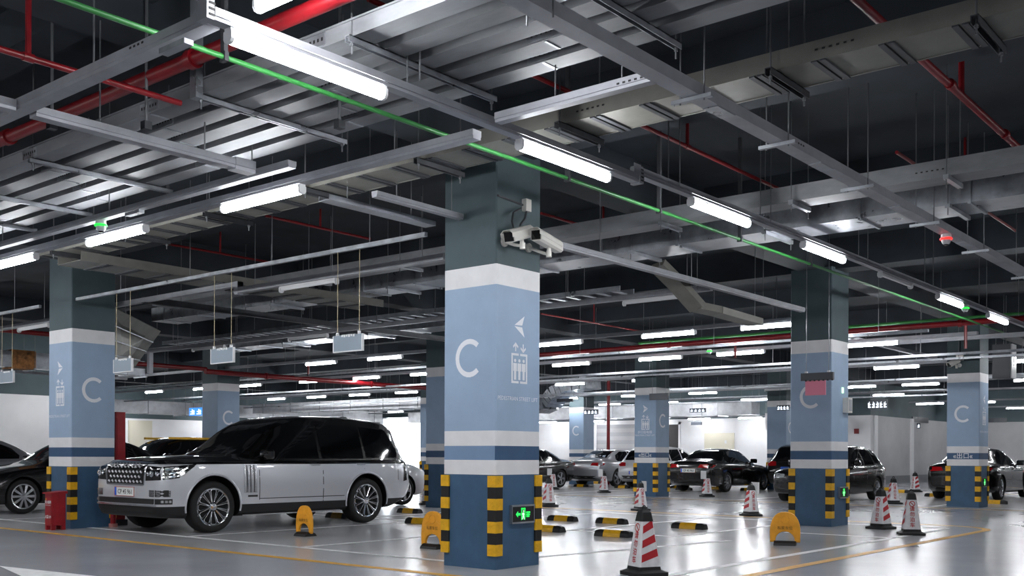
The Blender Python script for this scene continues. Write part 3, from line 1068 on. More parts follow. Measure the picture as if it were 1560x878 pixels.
# tall red cabinet behind the left pillar, red post at its face
o = MB().box(9.0, 9.17, 16.0, 16.35, 0, 1.9).build('fire_cabinet', M_bin)
tag(o, 'tall red fire cabinet standing behind the red-box pillar', 'cabinet')
MB().box(8.97, 9.2, 15.97, 16.38, 0, 0.1).build('plinth', M_darkst, o)
MB().box(9.02, 9.15, 15.99, 16.0, 0.3, 1.8).build('cabinet_door', M_bin, o)
o = MB().cyl((8.8, 15.72, 0.06), (8.8, 15.72, 0.85), 0.045, 14).build('red_post', M_bin, smooth=True)
tag(o, 'short red post against the pillar in front of the two-tone car', 'post')
MB().cyl((8.8, 15.72, 0), (8.8, 15.72, 0.06), 0.07, 14).build('base', mat('pink_base', (190, 130, 125), .6), o, smooth=True)

# ladder tray with bright rungs behind the sign rail
o = thing('ladder_tray', 'cable ladder with many short rungs above the roof of the two-tone car', 'cable tray', (13.75, 9.0, 3.8))
for s in (-0.2, 0.2):
    MB().box(s - 0.01, s + 0.01, 0, 13.0, 0, 0.08).build('side_rail', M_galv, o)
rg = MB().box(-0.19, 0.19, -0.035, 0.035, 0.0, 0.02).mesh('rung', M_galv)
for k in range(43):
    put('rung', rg, o, (0, 0.15 + k * 0.3, 0))
rods(o, [(s, y) for y in (1, 4, 7, 10, 12.5) for s in (-0.23, 0.23)], 0.0, CEIL - 3.8)

# ================================================================== tube lamps
def lamp_meshes():
    L = 0.6
    h = MB().box(-L, L, -0.03, 0.03, 0.0, 0.03).mesh('housing', M_white)
    w, d = 0.036, 0.055
    P = [(-w, 0), (-w, -d * .55), (-w * .7, -d * .9), (0, -d), (w * .7, -d * .9), (w, -d * .55), (w, 0)]
    t = MB().prism(P, 'x', -L + 0.02, L - 0.02).mesh('tube', M_lamp, smooth=True)
    t0 = MB().prism([(a * .5, b * .6) for a, b in P], 'x', -L + 0.02, L - 0.02).mesh('tube', M_white, smooth=True)
    P2 = [(a * 1.06, b * 1.06) for a, b in P]
    e = MB().prism(P2 + [(w, 0.012), (-w, 0.012)], 'x', -0.012, 0.012).mesh('end_cap', M_white)
    return h, t, t0, e


L_H, L_T, L_T0, L_E = lamp_meshes()


def lamp(x, y, z, axis, label, group, lit=True):
    """z = height of the batten top where it meets its trunking"""
    o = thing('tube_lamp', label, 'lamp', (x, y, z - 0.03), 0 if axis == 'x' else math.pi / 2, group)
    put('housing', L_H, o)
    put('tube', L_T if lit else L_T0, o)
    for s in (-1, 1):
        put('end_cap', L_E, o, (s * 0.59, 0, 0))
    return o


for c, z, lab in ((4.03, 3.60, 'lit tube lamp at the trunking corner where the green pipe dips behind'), (6.62, 3.60, 'lit tube lamp before the top of the camera pillar'),
                  (9.2, 3.665, 'lit tube lamp just beyond the stepped trunking joint'), (11.75, 3.665, 'lit tube lamp crossing the top of the pink panel pillar'),
                  (16.6, 3.665, 'lit tube lamp beside the far green-ringed dome camera'), (19.3, 3.665, 'last lit tube lamp on the stepped lighting trunking')):
    lamp(c, YL, z, 'x', lab, 'lit lamps on the stepped trunking')
for c in (1.4, -1.2, -3.8, -6.4):  # unseen lamps carrying this row on behind the camera, added for even light
    lamp(c, YL, 3.70, 'x', 'unseen tube lamp added along the stepped lighting trunking for even light', 'lit lamps on the stepped trunking')
lamp(14.2, YL, 3.665, 'x', 'unlit tube lamp between lit ones on the stepped lighting trunking', None, lit=False)
for y, lab in ((7.87, 'lit tube lamp under the ribbed tray next to the short trunking end'), (10.43, 'lit tube lamp under the ribbed tray close to the green-ringed dome'),
               (12.85, 'lit tube lamp under the ribbed tray before the red-box pillar')):
    lamp(5.86, y, 3.61, 'y', lab, 'lit lamps under the ribbed tray')
for y in (15.4, 18.0, 20.6, 23.2):  # out-of-frame lamps added along this row to even out the light
    lamp(5.86, y, 3.61, 'y', 'unseen tube lamp added on the trunking beyond the red-box pillar for even light', 'unseen lamps added beyond the red-box pillar')
ROWS = {17.25: ((12.98, 10.34, 8.2, 20.63, 18.26, 15.6), 'lit tube lamp on the trunking over the near far-side lane'),
        21.35: ((15.67, 13.02, 10.9, 7.93, 20.9, 29.2, 32.0, 35.2, 26.0, 23.4), 'lit tube lamp on the trunking beneath the far red and green pipes'),
        27.2: ((32.8, 30.2, 35.4, 27.6, 25.0, 17.0, 20.0, 6.0, 9.4), 'lit tube lamp over the rear ends of the far parked cars'),
        34.0: ((10.97, 18.88, 21.9, 13.0, 25.2, 7.6, 28.4, 31.5, 35), 'lit tube lamp above the bonnets of the far parked cars'),
        39.1: ((13.8, 19.32, 16.4, 23.5, 26.5, 30.0, 33.5, 37.0, 40.5), 'lit tube lamp in the row nearest the far white wall')}
for x, (ys, lab) in ROWS.items():
    for y in ys:
        lamp(x, y, 3.60, 'y', lab, lab.replace('lit tube lamp', 'lamps'))
for x in (22.0, 27.0, 32.0, 37.0):
    lamp(x, 46.6, 3.3, 'x', 'lit tube lamp along the left white wall under the bright duct', 'lamps along the left white wall')
    lamp(x, 44.2, 3.3, 'x', 'lit tube lamp along the left white wall under the bright duct', 'lamps along the left white wall')
rail('lighting_trunking', 'lamp trunking in front of the left white wall', 'cable trunking', 'x', 46.6, 18.0, 42.0, 3.3, 0.1, 0.07, style='t', step=3.0, r0=0.8)
rail('lighting_trunking', 'lamp trunking one lane out from the left white wall', 'cable trunking', 'x', 44.2, 18.0, 42.0, 3.3, 0.1, 0.07, style='t', step=3.0, r0=0.8)
# unseen lamp rows beside and behind the camera, added for even light
rail('lighting_trunking', 'unseen trunking of the lamp row added over the near driving lane', 'cable trunking', 'x', -2.6, -8, 40, 3.6, 0.1, 0.07, style='t', step=3.0, r0=0.8)
for x in (-6, -2.5, 1.0, 4.5, 8.0, 11.5, 15, 18.5, 22, 26, 30, 34, 38):
    lamp(x, -2.6, 3.6, 'x', 'unseen tube lamp added over the near driving lane for even light', 'unseen lamps added over the near lane')
rail('lighting_trunking', 'unseen trunking of the lamp row added left of the viewer', 'cable trunking', 'y', -1.6, 6.5, 31, 3.6, 0.1, 0.07, style='t', step=3.0, r0=0.8)
for y in (7.5, 10.5, 13.5, 16.5, 19.5, 23, 27):
    lamp(-1.6, y, 3.6, 'y', 'unseen tube lamp added beside the left driving lane for even light', 'unseen lamps added over the left lane')

for y in (24.0, 27.0, 30.0, 21.4, 33.0, 36.0, 39.0):
    lamp(42.9, y, 3.0, 'y', 'lit tube lamp tucked under the duct along the far white wall', 'wall lamps under the far duct')
rail('lighting_trunking', 'lamp trunking tucked under the duct at the far white wall', 'cable trunking', 'y', 42.9, 20.5, 41.0, 3.0, 0.08, 0.06, style='t', step=3.0, r0=0.8)
rail('lighting_trunking', 'trunking of the lamp row added before the grey return wall', 'cable trunking', 'y', 46.5, -4.0, 15.5, 3.6, 0.1, 0.07, style='t', step=3.0, r0=0.8)
rail('lighting_trunking', 'trunking of the lamp row added close to the grey end wall', 'cable trunking', 'y', 53.0, -4.0, 15.5, 3.6, 0.1, 0.07, style='t', step=3.0, r0=0.8)
for y in (-2.0, 2.0, 5.5, 9.0, 12.5, 14.6):  # both rows are added to brighten the grey walls
    lamp(46.5, y, 3.6, 'y', 'tube lamp added to brighten the grey return wall', 'lamps added before the grey return wall')
    lamp(53.0, y, 3.6, 'y', 'tube lamp added to brighten the grey end wall', 'lamps added close to the grey end wall')
o = lamp(3.84, 4.6, 3.98, 'y', 'added tube lamp standing in for a bright tray reflection beside the red main', None)  # glowing stand-in for lamp light mirrored by a tray underside
rods(o, [(-0.4, 0), (0.4, 0)], 0.03, CEIL - 3.95)
for x in (4.0, 8.0, 12.0, 15.5):  # row added to light up the near left wall
    lamp(x, 29.6, 3.5, 'x', 'tube lamp added to brighten the near left wall', 'lamps added along the near left wall')
rail('lighting_trunking', 'trunking of the lamp row added along the near left wall', 'cable trunking', 'x', 29.6, 2.5, 17.0, 3.5, 0.1, 0.07, style='t', step=3.0, r0=0.8)

# unlit tubes fixed below some trunkings
for x, y, z, lab in ((13.2, 8.1, 3.575, 'unlit tube under the trunking behind the camera pillar'), (9.13, 11.2, 3.575, 'unlit tube under the stepped trunking behind the sign rail'),
                     (13.2, 16.2, 3.575, 'unlit tube under the far stretch of trunking above the two-tone car'), (13.2, 19.6, 3.575, 'unlit tube near the drop post above the two-tone car'),
                     (9.05, 19.0, 3.575, 'unlit tube beyond the red-box pillar'), (34.0, 15.8, 3.595, 'unlit tube in the row above the far bonnets')):
    lamp(x, y, z, 'y', lab, None, lit=False)
# little loose batten ends clamped on trunkings
for px, py, ax, X in ((268, 72, 'y', 3.32), (147, 335, 'y', 5.45), (205, 325, 'y', 5.45)):
    p = PX(px, py, X)
    o = MB().box(p.x - 0.03, p.x + 0.03, p.y - 0.13, p.y + 0.13, p.z - 0.015, p.z + 0.015).build('bracket_arm', M_galv)
    tag(o, 'short bright bracket arm clamped under trunking', 'bracket', 'short bracket arms')

# ================================================================== hanging bay signs
def bay_sign(y, label):
    o = thing('bay_sign', label, 'sign', (8.03, y, 2.41))
    MB().box(-0.012, 0.012, -0.25, 0.25, 0, 0.19).build('panel', M_signgrey, o)
    mb = MB()
    mb.box(-0.016, 0.016, -0.255, 0.255, -0.008, 0.004)
    mb.box(-0.016, 0.016, -0.255, -0.243, 0, 0.19)
    mb.box(-0.016, 0.016, 0.243, 0.255, 0, 0.19)
    mb.build('edge_trim', M_white, o)
    mb = MB()
    for k in range(6):
        mb.box(-0.016, 0.016, -0.12 + k * 0.04, -0.095 + k * 0.04, 0.165 + 0.006 * (k % 2), 0.195)
    mb.build('torn_label', M_white, o)
    for s in (-0.19, 0.19):
        MB().box(-0.012, 0.012, s - 0.015, s + 0.015, 0.19, 0.225).build('clip', M_white, o)
        MB().cyl((0, s, 0.22), (0, s, 1.18), 0.004, 6).build('suspension_rod', mat('brass_rod', (150, 138, 110), 0.4, 0.5), o)
    return o


bay_sign(9.12, 'blank grey hanging bay sign nearest the camera pillar')
bay_sign(11.6, 'blank grey hanging bay sign over the bonnet side of the two-tone car')
bay_sign(14.08, 'blank grey hanging bay sign touching the red-box pillar edge')
bay_sign(17.82, 'small pale hanging bay sign beyond the red-box pillar')

# dark hanging sign and pink panel in front of the second pillar
XS = 16.2
a, b = PX(1221, 581, XS), PX(1270, 567, XS)
o = thing('hanging_sign', 'dark grey hanging sign board in front of the second letter C pillar', 'sign', (XS, (a.y + b.y) / 2, a.z))
hw = abs(a.y - b.y) / 2
MB().box(-0.03, 0.03, -hw, hw, 0, b.z - a.z).build('panel', M_signdark, o)
for s in (-0.7, 0.7):
    MB().cyl((0, s * hw, b.z - a.z), (0, s * hw, CEIL - a.z), 0.005, 6).build('suspension_rod', M_rod, o)
    MB().box(-0.02, 0.02, s * hw - 0.02, s * hw + 0.02, b.z - a.z, b.z - a.z + 0.03).build('clip', M_white, o)
mb = MB()
for k in range(7):
    mb.box(-0.034, -0.03, -0.28 + k * 0.075, -0.25 + k * 0.075, -0.012, 0.012)
mb.build('led_edge', M_plast, o)
a2, b2 = PX(1227, 603, XS), PX(1258, 582, XS)
o = MB().box(XS - 0.01, XS + 0.01, min(a2.y, b2.y), max(a2.y, b2.y), a2.z, a.z).build('pink_panel', M_pink)
tag(o, 'pink rectangular panel hanging below the dark sign board', 'sign')
a, b = PX(990, 610, 24.6), PX(1018, 599, 24.6)
o = MB().box(24.57, 24.63, min(a.y, b.y), max(a.y, b.y), a.z, b.z).build('hanging_sign', M_signdark)
tag(o, 'dark hanging sign board in front of the pillar with the Chinese lift caption', 'sign')
rods(o, [(24.6, a.y - 0.08), (24.6, b.y + 0.08)], b.z - 0.01)


def glow_sign(px0, py0, px1, py1, X, label, n, back=M_signdark, blue=False, glyphs=True):
    a, b = PX(px0, py1, X), PX(px1, py0, X)
    y0, y1 = min(a.y, b.y), max(a.y, b.y)
    o = MB().box(X - 0.03, X + 0.03, y0, y1, a.z, b.z).build('led_sign', M_signblue if blue else back)
    tag(o, label, 'sign')
    if glyphs:
        mb = MB()
        w = (y1 - y0) / n
        h = b.z - a.z
        rnd = random.Random(n * 7 + int(px0))
        for k in range(n):
            c = y0 + (k + 0.5) * w
            mb.box(X - 0.036, X - 0.03, c - w * .33, c + w * .33, a.z + h * .16, a.z + h * .28)
            mb.box(X - 0.036, X - 0.03, c - w * .3, c + w * .3, a.z + h * .46, a.z + h * .56)
            mb.box(X - 0.036, X - 0.03, c - w * .06, c + w * .06, a.z + h * .16, a.z + h * .8)
            q = rnd.choice((-.3, .2))
            mb.box(X - 0.036, X - 0.03, c + w * q, c + w * (q + .1), a.z + h * .28, a.z + h * .7)
        mb.build('lit_characters', M_signtxt, o)['kind'] = 'stuff'
    rods(o, [(X, y0 + 0.1), (X, y1 - 0.1)], b.z - 0.01, CEIL, 0.005)


glow_sign(1322, 609, 1352, 624, 36.4, 'lit white-lettered sign hanging before the dark beam of the far wall', 5)
glow_sign(1383, 645, 1402, 653, 50.0, 'lit white-lettered sign hanging before the grey return wall', 4)
glow_sign(890, 624, 911, 632, 34.3, 'lit sign at the side of the far letter C pillar by the red riser', 4)
glow_sign(1184, 617, 1203, 626, 33.5, 'lit sign in front of the far pillar behind the black estate car', 4)
glow_sign(1051, 622, 1075, 629, 38.5, 'lit sign hanging in front of the far silver duct', 4)
glow_sign(289, 621, 309, 634, 24.0, 'bright blue lit sign beside the pillar behind the windscreen', 2, blue=True)
a, b = PY(1390, 643, 16.27), PY(1414, 637, 16.27)
o = MB().box(a.x, b.x, 16.25, 16.298, a.z, b.z).build('wall_grille', M_signdark)
tag(o, 'dark wall grille high on the grey return wall', 'grille')
for px0, py0, px1, py1, X, lab in ((849, 607, 873, 613, 32.2, 'dark sign under the ribbed curving duct'),
                                   (1507, 637, 1534, 644, 56.36, 'dark grey wall grille behind the exit-lettering pillar'), (479, 620, 497, 626, 30.5, 'small dark sign above the roof of the two-tone car'),
                                   (572, 615, 591, 622, 30.5, 'small dark sign near the daylight exit'), (1053, 643, 1069, 648, 43.0, 'small dark sign above the cream cabinet')):
    a, b = PX(px0, py1, X), PX(px1, py0, X)
    o = MB().box(X - 0.03, X + 0.03, min(a.y, b.y), max(a.y, b.y), a.z, b.z).build('dark_sign', M_signdark)
    tag(o, lab, 'sign')
    if X < 44:
        rods(o, [(X, a.y - 0.06), (X, b.y + 0.06)], b.z - 0.01, CEIL, 0.005)

# light box by the far pillar
o = thing('light_box', 'black edged white light box hung beside the exit-lettering pillar', 'sign', (25.35, 6.15, 3.02))
MB().box(0, 0.4, 0.03, 0.42, 0, 0.78).build('casing', M_signdark, o)
MB().box(0.02, 0.4, 0.0, 0.03, 0.0, 0.78).build('face', M_white, o)
MB().box(0.17, 0.23, -0.006, 0.0, 0.28, 0.52).build('mark', M_ink, o)
for x, y in ((0.1, 0.2), (0.3, 0.2)):
    MB().cyl((x, y, 0.78), (x, y, CEIL - 3.02), 0.006, 6).build('suspension_rod', M_rod, o)
# grey call box on the second pillar
xf, yf = GX0 + SX, GY0
p = PY(1287, 618, yf)
o = thing('call_box', 'grey metal call box on the side of the second letter C pillar', 'box', (p.x, yf, p.z))
MB().box(-0.09, 0.09, -0.1, 0, -0.13, 0.13).build('casing', M_cam, o)
MB().box(-0.06, 0.06, -0.106, -0.1, -0.1, 0.1).build('cover', M_galv, o)
p = PY(1283, 595, yf)
o = MB().box(p.x - 0.025, p.x + 0.025, yf - 0.02, yf, p.z - 0.05, p.z + 0.05).build('indicator', M_exitw)
tag(o, 'tiny glowing green indicator above the grey call box', 'lamp')

# ================================================================== dome cameras
def dome(x, y, z, m, label):
    o = thing('dome_camera', label, 'camera', (x, y, z))
    MB().lathe([(0.0, 0.05), (0.05, 0.05), (0.055, 0.02), (0.055, 0.0), (0.0, 0.0)], 16).build('base', M_white, o, smooth=True)
    MB().lathe([(0.057, 0.012), (0.064, 0.006), (0.064, -0.006), (0.057, -0.012), (0.05, 0.0)], 16, close=True).build('led_ring', m, o, smooth=True)
    MB().lathe([(0.05 * math.cos(a * math.pi / 12), -0.01 - 0.06 * math.sin(a * math.pi / 12)) for a in range(7)], 16).build('dome', mat('dome_glass', (190, 194, 198), 0.12), o, smooth=True)
    MB().lathe([(0.0, -0.074), (0.02, -0.07), (0.028, -0.06)], 10).build('lens', M_camd, o, smooth=True)


dome(11.5, 3.45, 3.55, M_ledr, 'dome camera with a glowing red ring under the wide trunking')
dome(5.45, 10.0, 3.55, M_ledg, 'dome camera with a glowing green ring under the slim trunking')
dome(17.4, YL, 3.60, M_ledg, 'far dome camera with a green ring on the stepped lighting trunking')
dome(21.0, 11.5, 3.6, M_ledg, 'far dome camera with a green ring by the red main')

# ================================================================== surveillance cameras
def bullet_camera(label, base, front, rear, nrm):
    base, front, rear = Vector(base), Vector(front), Vector(rear)
    o = thing('surveillance_camera', label, 'camera', base)
    B = base
    ax = (front - rear).normalized()
    side = ax.cross(Vector((0, 0, 1))).normalized()
    up = side.cross(ax)
    L = (front - rear).length
    Mx = Matrix((ax, side, up)).transposed().to_4x4()
    Mx.translation = rear - B
    r = 0.062
    P = [(r * 1.0 * math.cos(a), r * 0.92 * math.sin(a)) for a in [math.radians(q) for q in range(0, 360, 30)]]
    P = [(-r, -r * .7), (-r * .6, -r), (r * .6, -r), (r, -r * .7), (r, r * .5), (r * .55, r * .9), (-r * .55, r * .9), (-r, r * .5)]
    mb = MB()
    n = len(P)
    mb.add([Mx @ Vector((0, p, q)) for p, q in P] + [Mx @ Vector((L, p, q)) for p, q in P],
           [[k, (k + 1) % n, n + (k + 1) % n, n + k] for k in range(n)] + [list(range(n)), list(range(n, 2 * n))])
    mb.build('housing', M_cam, o)
    mb = MB()
    S2 = [(-r * 1.12, -r * .1), (-r * 1.12, r * .6), (-r * .6, r * 1.08), (r * .6, r * 1.08), (r * 1.12, r * .6), (r * 1.12, -r * .1)]
    I2 = [(a * .94, b * .94) for a, b in S2][::-1]
    P2 = S2 + I2
    n = len(P2)
    mb.add([Mx @ Vector((L * .05, p, q)) for p, q in P2] + [Mx @ Vector((L * 1.1, p, q)) for p, q in P2],
           [[k, (k + 1) % n, n + (k + 1) % n, n + k] for k in range(n)] + [list(range(n)), list(range(n, 2 * n))])
    mb.build('sunshield', M_cam, o)
    mb = MB()
    mb.box(L, L + 0.012, -r * .82, r * .82, -r * .8, r * .75, 0, Mx)
    mb.build('lens_window', M_camd, o)
    mid = rear.lerp(front, 0.42) - up * r
    nrm = Vector(nrm)
    MB().cyl((0, 0, 0), nrm * 0.025, 0.05, 14).build('mount_plate', M_cam, o, smooth=True)
    kn = mid - up * 0.07 - B
    MB().tube([nrm * 0.02, nrm * 0.02 + (kn - nrm * 0.02) * 0.55 + Vector((0, 0, -0.006)), kn], 0.017, 8).build('arm', M_cam, o, smooth=True)
    mb = MB()
    mb.cyl(kn - Vector((0, 0, 0.03)), kn + Vector((0, 0, 0.035)), 0.03, 10)
    mb.cyl(kn, mid - B, 0.022, 8)
    mb.build('knuckle', M_cam, o, smooth=True)
    return o


yF = GY0
bullet_camera('surveillance camera on the pillar, lens turned sideways under the junction box', PY(767, 369, yF), PY(775.5, 360.5, yF - 0.27), PY(806, 352.5, yF - 0.17), (0, -1, 0))
bullet_camera('surveillance camera reaching past the pillar edge beside the grey trunking', PY(804, 378, yF), PY(817, 358, yF - 0.34), PY(850, 377, yF - 0.2), (0, -1, 0))
o = thing('junction_box', 'small pale junction box with two looping cables above the pillar cameras', 'box', PY(799, 314, yF))
MB().box(-0.045, 0.045, -0.06, 0, -0.065, 0.065).build('box', M_cam, o)
b0 = Vector(o.location)
p = PY(757, 298, yF) - b0
MB().tube([p + Vector((0, -0.012, 0)), Vector((-0.04, -0.012, 0.0))], 0.012, 8).build('conduit', M_darkst, o, smooth=True)
for pts in ([(793, 318), (782, 324), (780, 338), (783, 350)], [(802, 322), (800, 333), (793, 342), (792, 350)]):
    q = [PY(a, b, yF - 0.03 - 0.05 * k) - b0 for k, (a, b) in enumerate(pts)]
    MB().tube(q, 0.011, 8).build('cable', M_darkst, o, smooth=True)
p = PX(1464, 545, GX0 + 2 * SX)
x2 = GX0 + 2 * SX
bullet_camera('surveillance camera near the top of the far exit-lettering pillar', PX(1462, 557, x2), PX(1446, 556, x2 - 0.3), PX(1460, 549, x2 - 0.12), (-1, 0, 0))
p = PX(1463, 545, x2)
o = MB().box(-0.06, 0, -0.08, 0.08, -0.08, 0.08).build('junction_box', M_cam, None, loc=p)
tag(o, 'pale junction box above the far pillar camera', 'box')
MB().tube([(-0.02, 0, 0.08), (-0.02, 0, 0.4), (-0.02, 0.1, 0.5), (-0.02, 0.35, 0.55)], 0.014, 8).build('cable', M_blk, o, smooth=True)

# ================================================================== lit exit signs
def exit_sign(x, y, z, w, h, label, arrow=True):
    o = thing('exit_sign', label, 'sign', (x, y, z))
    MB().box(-w / 2, w / 2, -0.03, 0, 0, h).build('casing', M_plast, o)
    mb = MB()
    mb.box(-w / 2 - 0.008, w / 2 + 0.008, -0.038, 0, -0.012, 0.006)
    mb.box(-w / 2 - 0.008, w / 2 + 0.008, -0.038, 0, h - 0.006, h + 0.012)
    mb.box(-w / 2 - 0.008, -w / 2, -0.036, 0, 0, h)
    mb.box(w / 2, w / 2 + 0.008, -0.036, 0, 0, h)
    mb.build('frame', M_galv, o)
    fn = lambda u, v: (u, -0.0315, v)
    fn2 = lambda u, v: (u, -0.0325, v)
    G, Wt = [], []
    s = h
    G += [rect(-.2 * s, -.12 * s, .14 * s, .86 * s), rect(.12 * s, .2 * s, .14 * s, .86 * s), rect(-.2 * s, .2 * s, .78 * s, .88 * s)]
    # running figure
    Wt += [[(.02 * s + .05 * s * math.cos(q * .785), .68 * s + .055 * s * math.sin(q * .785)) for q in range(8)],
           [(-.04 * s, .6 * s), (.06 * s, .58 * s), (.05 * s, .38 * s), (-.06 * s, .4 * s)],
           [(.05 * s, .42 * s), (.0, .38 * s), (.06 * s, .16 * s), (.11 * s, .18 * s)],
           [(-.06 * s, .42 * s), (.0, .38 * s), (-.06 * s, .16 * s), (-.11 * s, .18 * s)],
           [(-.03 * s, .6 * s), (-.12 * s, .5 * s), (-.1 * s, .45 * s), (-.02 * s, .53 * s)],
           [(.05 * s, .57 * s), (.12 * s, .47 * s), (.09 * s, .44 * s), (.03 * s, .52 * s)]]
    if arrow:
        G += [[(-.72 * s, .5 * s), (-.5 * s, .7 * s), (-.5 * s, .3 * s)], rect(-.5 * s, -.26 * s, .43 * s, .57 * s)]
        G += [rect(.28 * s, .68 * s, .54 * s, .64 * s), rect(.3 * s, .6 * s, .3 * s, .4 * s), rect(.28 * s, .66 * s, .42 * s, .5 * s), rect(.44 * s, .5 * s, .3 * s, .64 * s)]
    else:
        G += [rect(-.36 * s, -.24 * s, .38 * s, .62 * s), rect(.24 * s, .36 * s, .38 * s, .62 * s)]
    mb = MB(); vs, fs = polys_to_mesh(G); flat(mb, vs, fs, fn); mb.build('lit_symbols', M_exit, o, fix=False)
    mb = MB(); vs, fs = polys_to_mesh(Wt); flat(mb, vs, fs, fn2); mb.build('running_figure', M_exitw, o, fix=False)


a, b = PY(777, 797, GY0), PY(810, 771, GY0)
exit_sign((a.x + b.x) / 2, GY0, a.z, b.x - a.x, 0.175, 'lit green exit sign with arrow and running figure on the camera pillar')
a, b = PY(1275, 759, GY0), PY(1291, 744, GY0)
exit_sign((a.x + b.x) / 2, GY0, a.z, 0.36, 0.175, 'lit green exit sign low on the second letter C pillar', False)
exit_sign(GX0 + 2 * SX + 0.34, GY0, 0.5, 0.36, 0.2, 'lit green exit sign low on the far exit-lettering pillar', False)

# ================================================================== traffic cones
def cone_parts():
    base = MB()
    P = rounded_rect(-0.19, 0.19, -0.19, 0.19, 0.05, 3)
    base.prism(P, 'z', 0.0, 0.035)
    P2 = rounded_rect(-0.15, 0.15, -0.15, 0.15, 0.05, 3)
    n = len(P)
    base.add([(a, b, 0.035) for a, b in P] + [(a * 0.84, b * 0.84, 0.06) for a, b in P2], [[k, (k + 1) % n, n + (k + 1) % n, n + k] for k in range(n)])
    base.prism([(a * 0.84, b * 0.84) for a, b in P2], 'z', 0.055, 0.06)

    def ring(z, hw, c=0.018):
        return [(x, y, z) for x, y in rounded_rect(-hw, hw, -hw, hw, c, 2)]
    hw0, hw1, z0, z1 = 0.128, 0.068, 0.06, 0.54

    def loft(R):
        mb = MB()
        m = len(R[0])
        mb.add([p for r in R for p in r], [[i * m + k, i * m + (k + 1) % m, (i + 1) * m + (k + 1) % m, (i + 1) * m + k] for i in range(len(R) - 1) for k in range(m)]
               + [list(range(m))[::-1], list(range((len(R) - 1) * m, len(R) * m))])
        return mb
    foot = loft([ring(z0, hw0), ring(z0 + 0.03, hw0 - 0.004)])
    body = loft([ring(z0 + 0.03, hw0 - 0.004), ring(z1, hw1)])
    cap = loft([ring(z1, hw1 + 0.003), ring(z1 + 0.09, hw1 - 0.012), ring(z1 + 0.115, 0.035, 0.012), ring(z1 + 0.125, 0.02, 0.008)])
    # lifting ring on top
    for k in range(8):
        a0, a1 = math.pi * k / 8, math.pi * (k + 1) / 8
        cap.cyl((0.03 * math.cos(a0), 0, z1 + 0.12 + 0.035 * math.sin(a0)), (0.03 * math.cos(a1), 0, z1 + 0.12 + 0.035 * math.sin(a1)), 0.008, 6)

    def hw(z):
        return hw0 - 0.004 + (hw1 - hw0 + 0.004) * (z - z0 - 0.03) / (z1 - z0 - 0.03)
    faces = [lambda u, v: (-hw(v) - 0.002, -u, v), lambda u, v: (u, -hw(v) - 0.002, v),
             lambda u, v: (hw(v) + 0.002, u, v), lambda u, v: (-u, hw(v) + 0.002, v)]
    stripes = []
    for s in (0, 2):
        mb = MB()
        for k in range(3):
            zb = z0 + 0.075 + k * 0.142
            q = [(-1, zb), (1, zb + 0.06), (1, zb + 0.135), (-1, zb + 0.075)]
            q = [(u * (hw(v) - 0.016), v) for u, v in q]
            mb.add([faces[s](u, v) for u, v in q], [[0, 1, 2, 3]])
        stripes.append(mb.mesh('red_stripes', M_coner, fix=False))
    texts = []
    for s in (1, 3):
        mb = MB()
        for k, ch in enumerate('请勿泊车'):
            vs, fs = text_polys(ch, 0.075, 'CENTER', 0.0015)
            zb = z0 + 0.315 - k * 0.082
            mb.add([faces[s](u, zb + v) for u, v in vs], fs)
        # no-parking roundel
        n = 14
        vs, fs = [], []
        for k in range(n + 1):
            a = 2 * math.pi * k / n
            vs += [(0.045 * math.cos(a), z1 - 0.062 + 0.045 * math.sin(a)), (0.034 * math.cos(a), z1 - 0.062 + 0.034 * math.sin(a))]
        for k in range(n):
            fs.append([2 * k, 2 * k + 2, 2 * k + 3, 2 * k + 1])
        mb.add([faces[s](u, v) for u, v in vs], fs)
        mb.add([faces[s](u, v) for u, v in [(-.028, z1 - .042), (-.02, z1 - .034), (.028, z1 - .082), (.02, z1 - .09)]], [[0, 1, 2, 3]])
        texts.append(mb.mesh('red_lettering', M_coner, fix=False))
    return dict(base=base.mesh('base', M_blk), foot=foot.mesh('foot', M_blk), body=body.mesh('body', M_conew), cap=cap.mesh('cap', M_blk), stripes=stripes, texts=texts,
                card=MB().box(-0.012, 0.012, -0.11, 0.11, 0.5, 0.74).mesh('placard', M_white))


CP = cone_parts()


def cone(px, py, rot, label, card=None, group=None, scale=1.0, pos=None):
    p = PZ(px, py, 0.003) if pos is None else Vector(pos)
    o = thing('traffic_cone', label, 'cone', (p.x, p.y, 0.003), math.radians(rot), group)
    for k in ('base', 'foot', 'body', 'cap'):
        put(k, CP[k], o)
    for m in CP['stripes']:
        put('red_stripes', m, o)
    for m in CP['texts']:
        put('red_lettering', m, o)
    if card is not None:
        put('placard', CP['card'], o, (card[0], card[1], card[2]), math.radians(card[3]))
    o.scale = (scale, scale, scale)
    return o


# each pixel is the middle of the cone's base
cone(981, 876, -142 + 90 + 26 + 90, 'large nearest striped cone in front of the one with a side placard')
cone(976, 778, -30, 'striped cone with a small placard at its side before the lift caption pillar', (0.06, -0.05, -0.04, 0), None, 0.92)
cone(1144, 786, -30, 'striped cone with a wide placard behind its cap in the open bay', (0.09, -0.02, -0.03, 10), None, 0.95)
cone(1342, 806, 75, 'striped cone touching the taped pair beside the second pillar', None)
cone(1388, 815, 118, 'striped cone nearest the yellow border corner, roundel towards the lane')
cone(1361, 768, 130, 'striped cone tied with red tape just behind the front pair')
cone(1394, 750, 60, 'far striped cone between the black cars by the grey wall')
cone(1077, 757, -40, 'striped cone with a tall placard behind the black sedan', (-0.11, 0, 0.02, 20))
cone(920, 751, -40, 'striped cone with an octagonal card in front of the silver sedan', (-0.11, 0, 0.02, 20))
cone(836, 772, -30, 'striped cone half hidden by the camera pillar', None)
cone(842, 746, -30, 'far striped cone with a card beside the black coupe', (-0.1, 0.05, 0.0, 20))
cone(651, 769, -40, 'striped cone at the foot of the pillar behind the two-tone car')
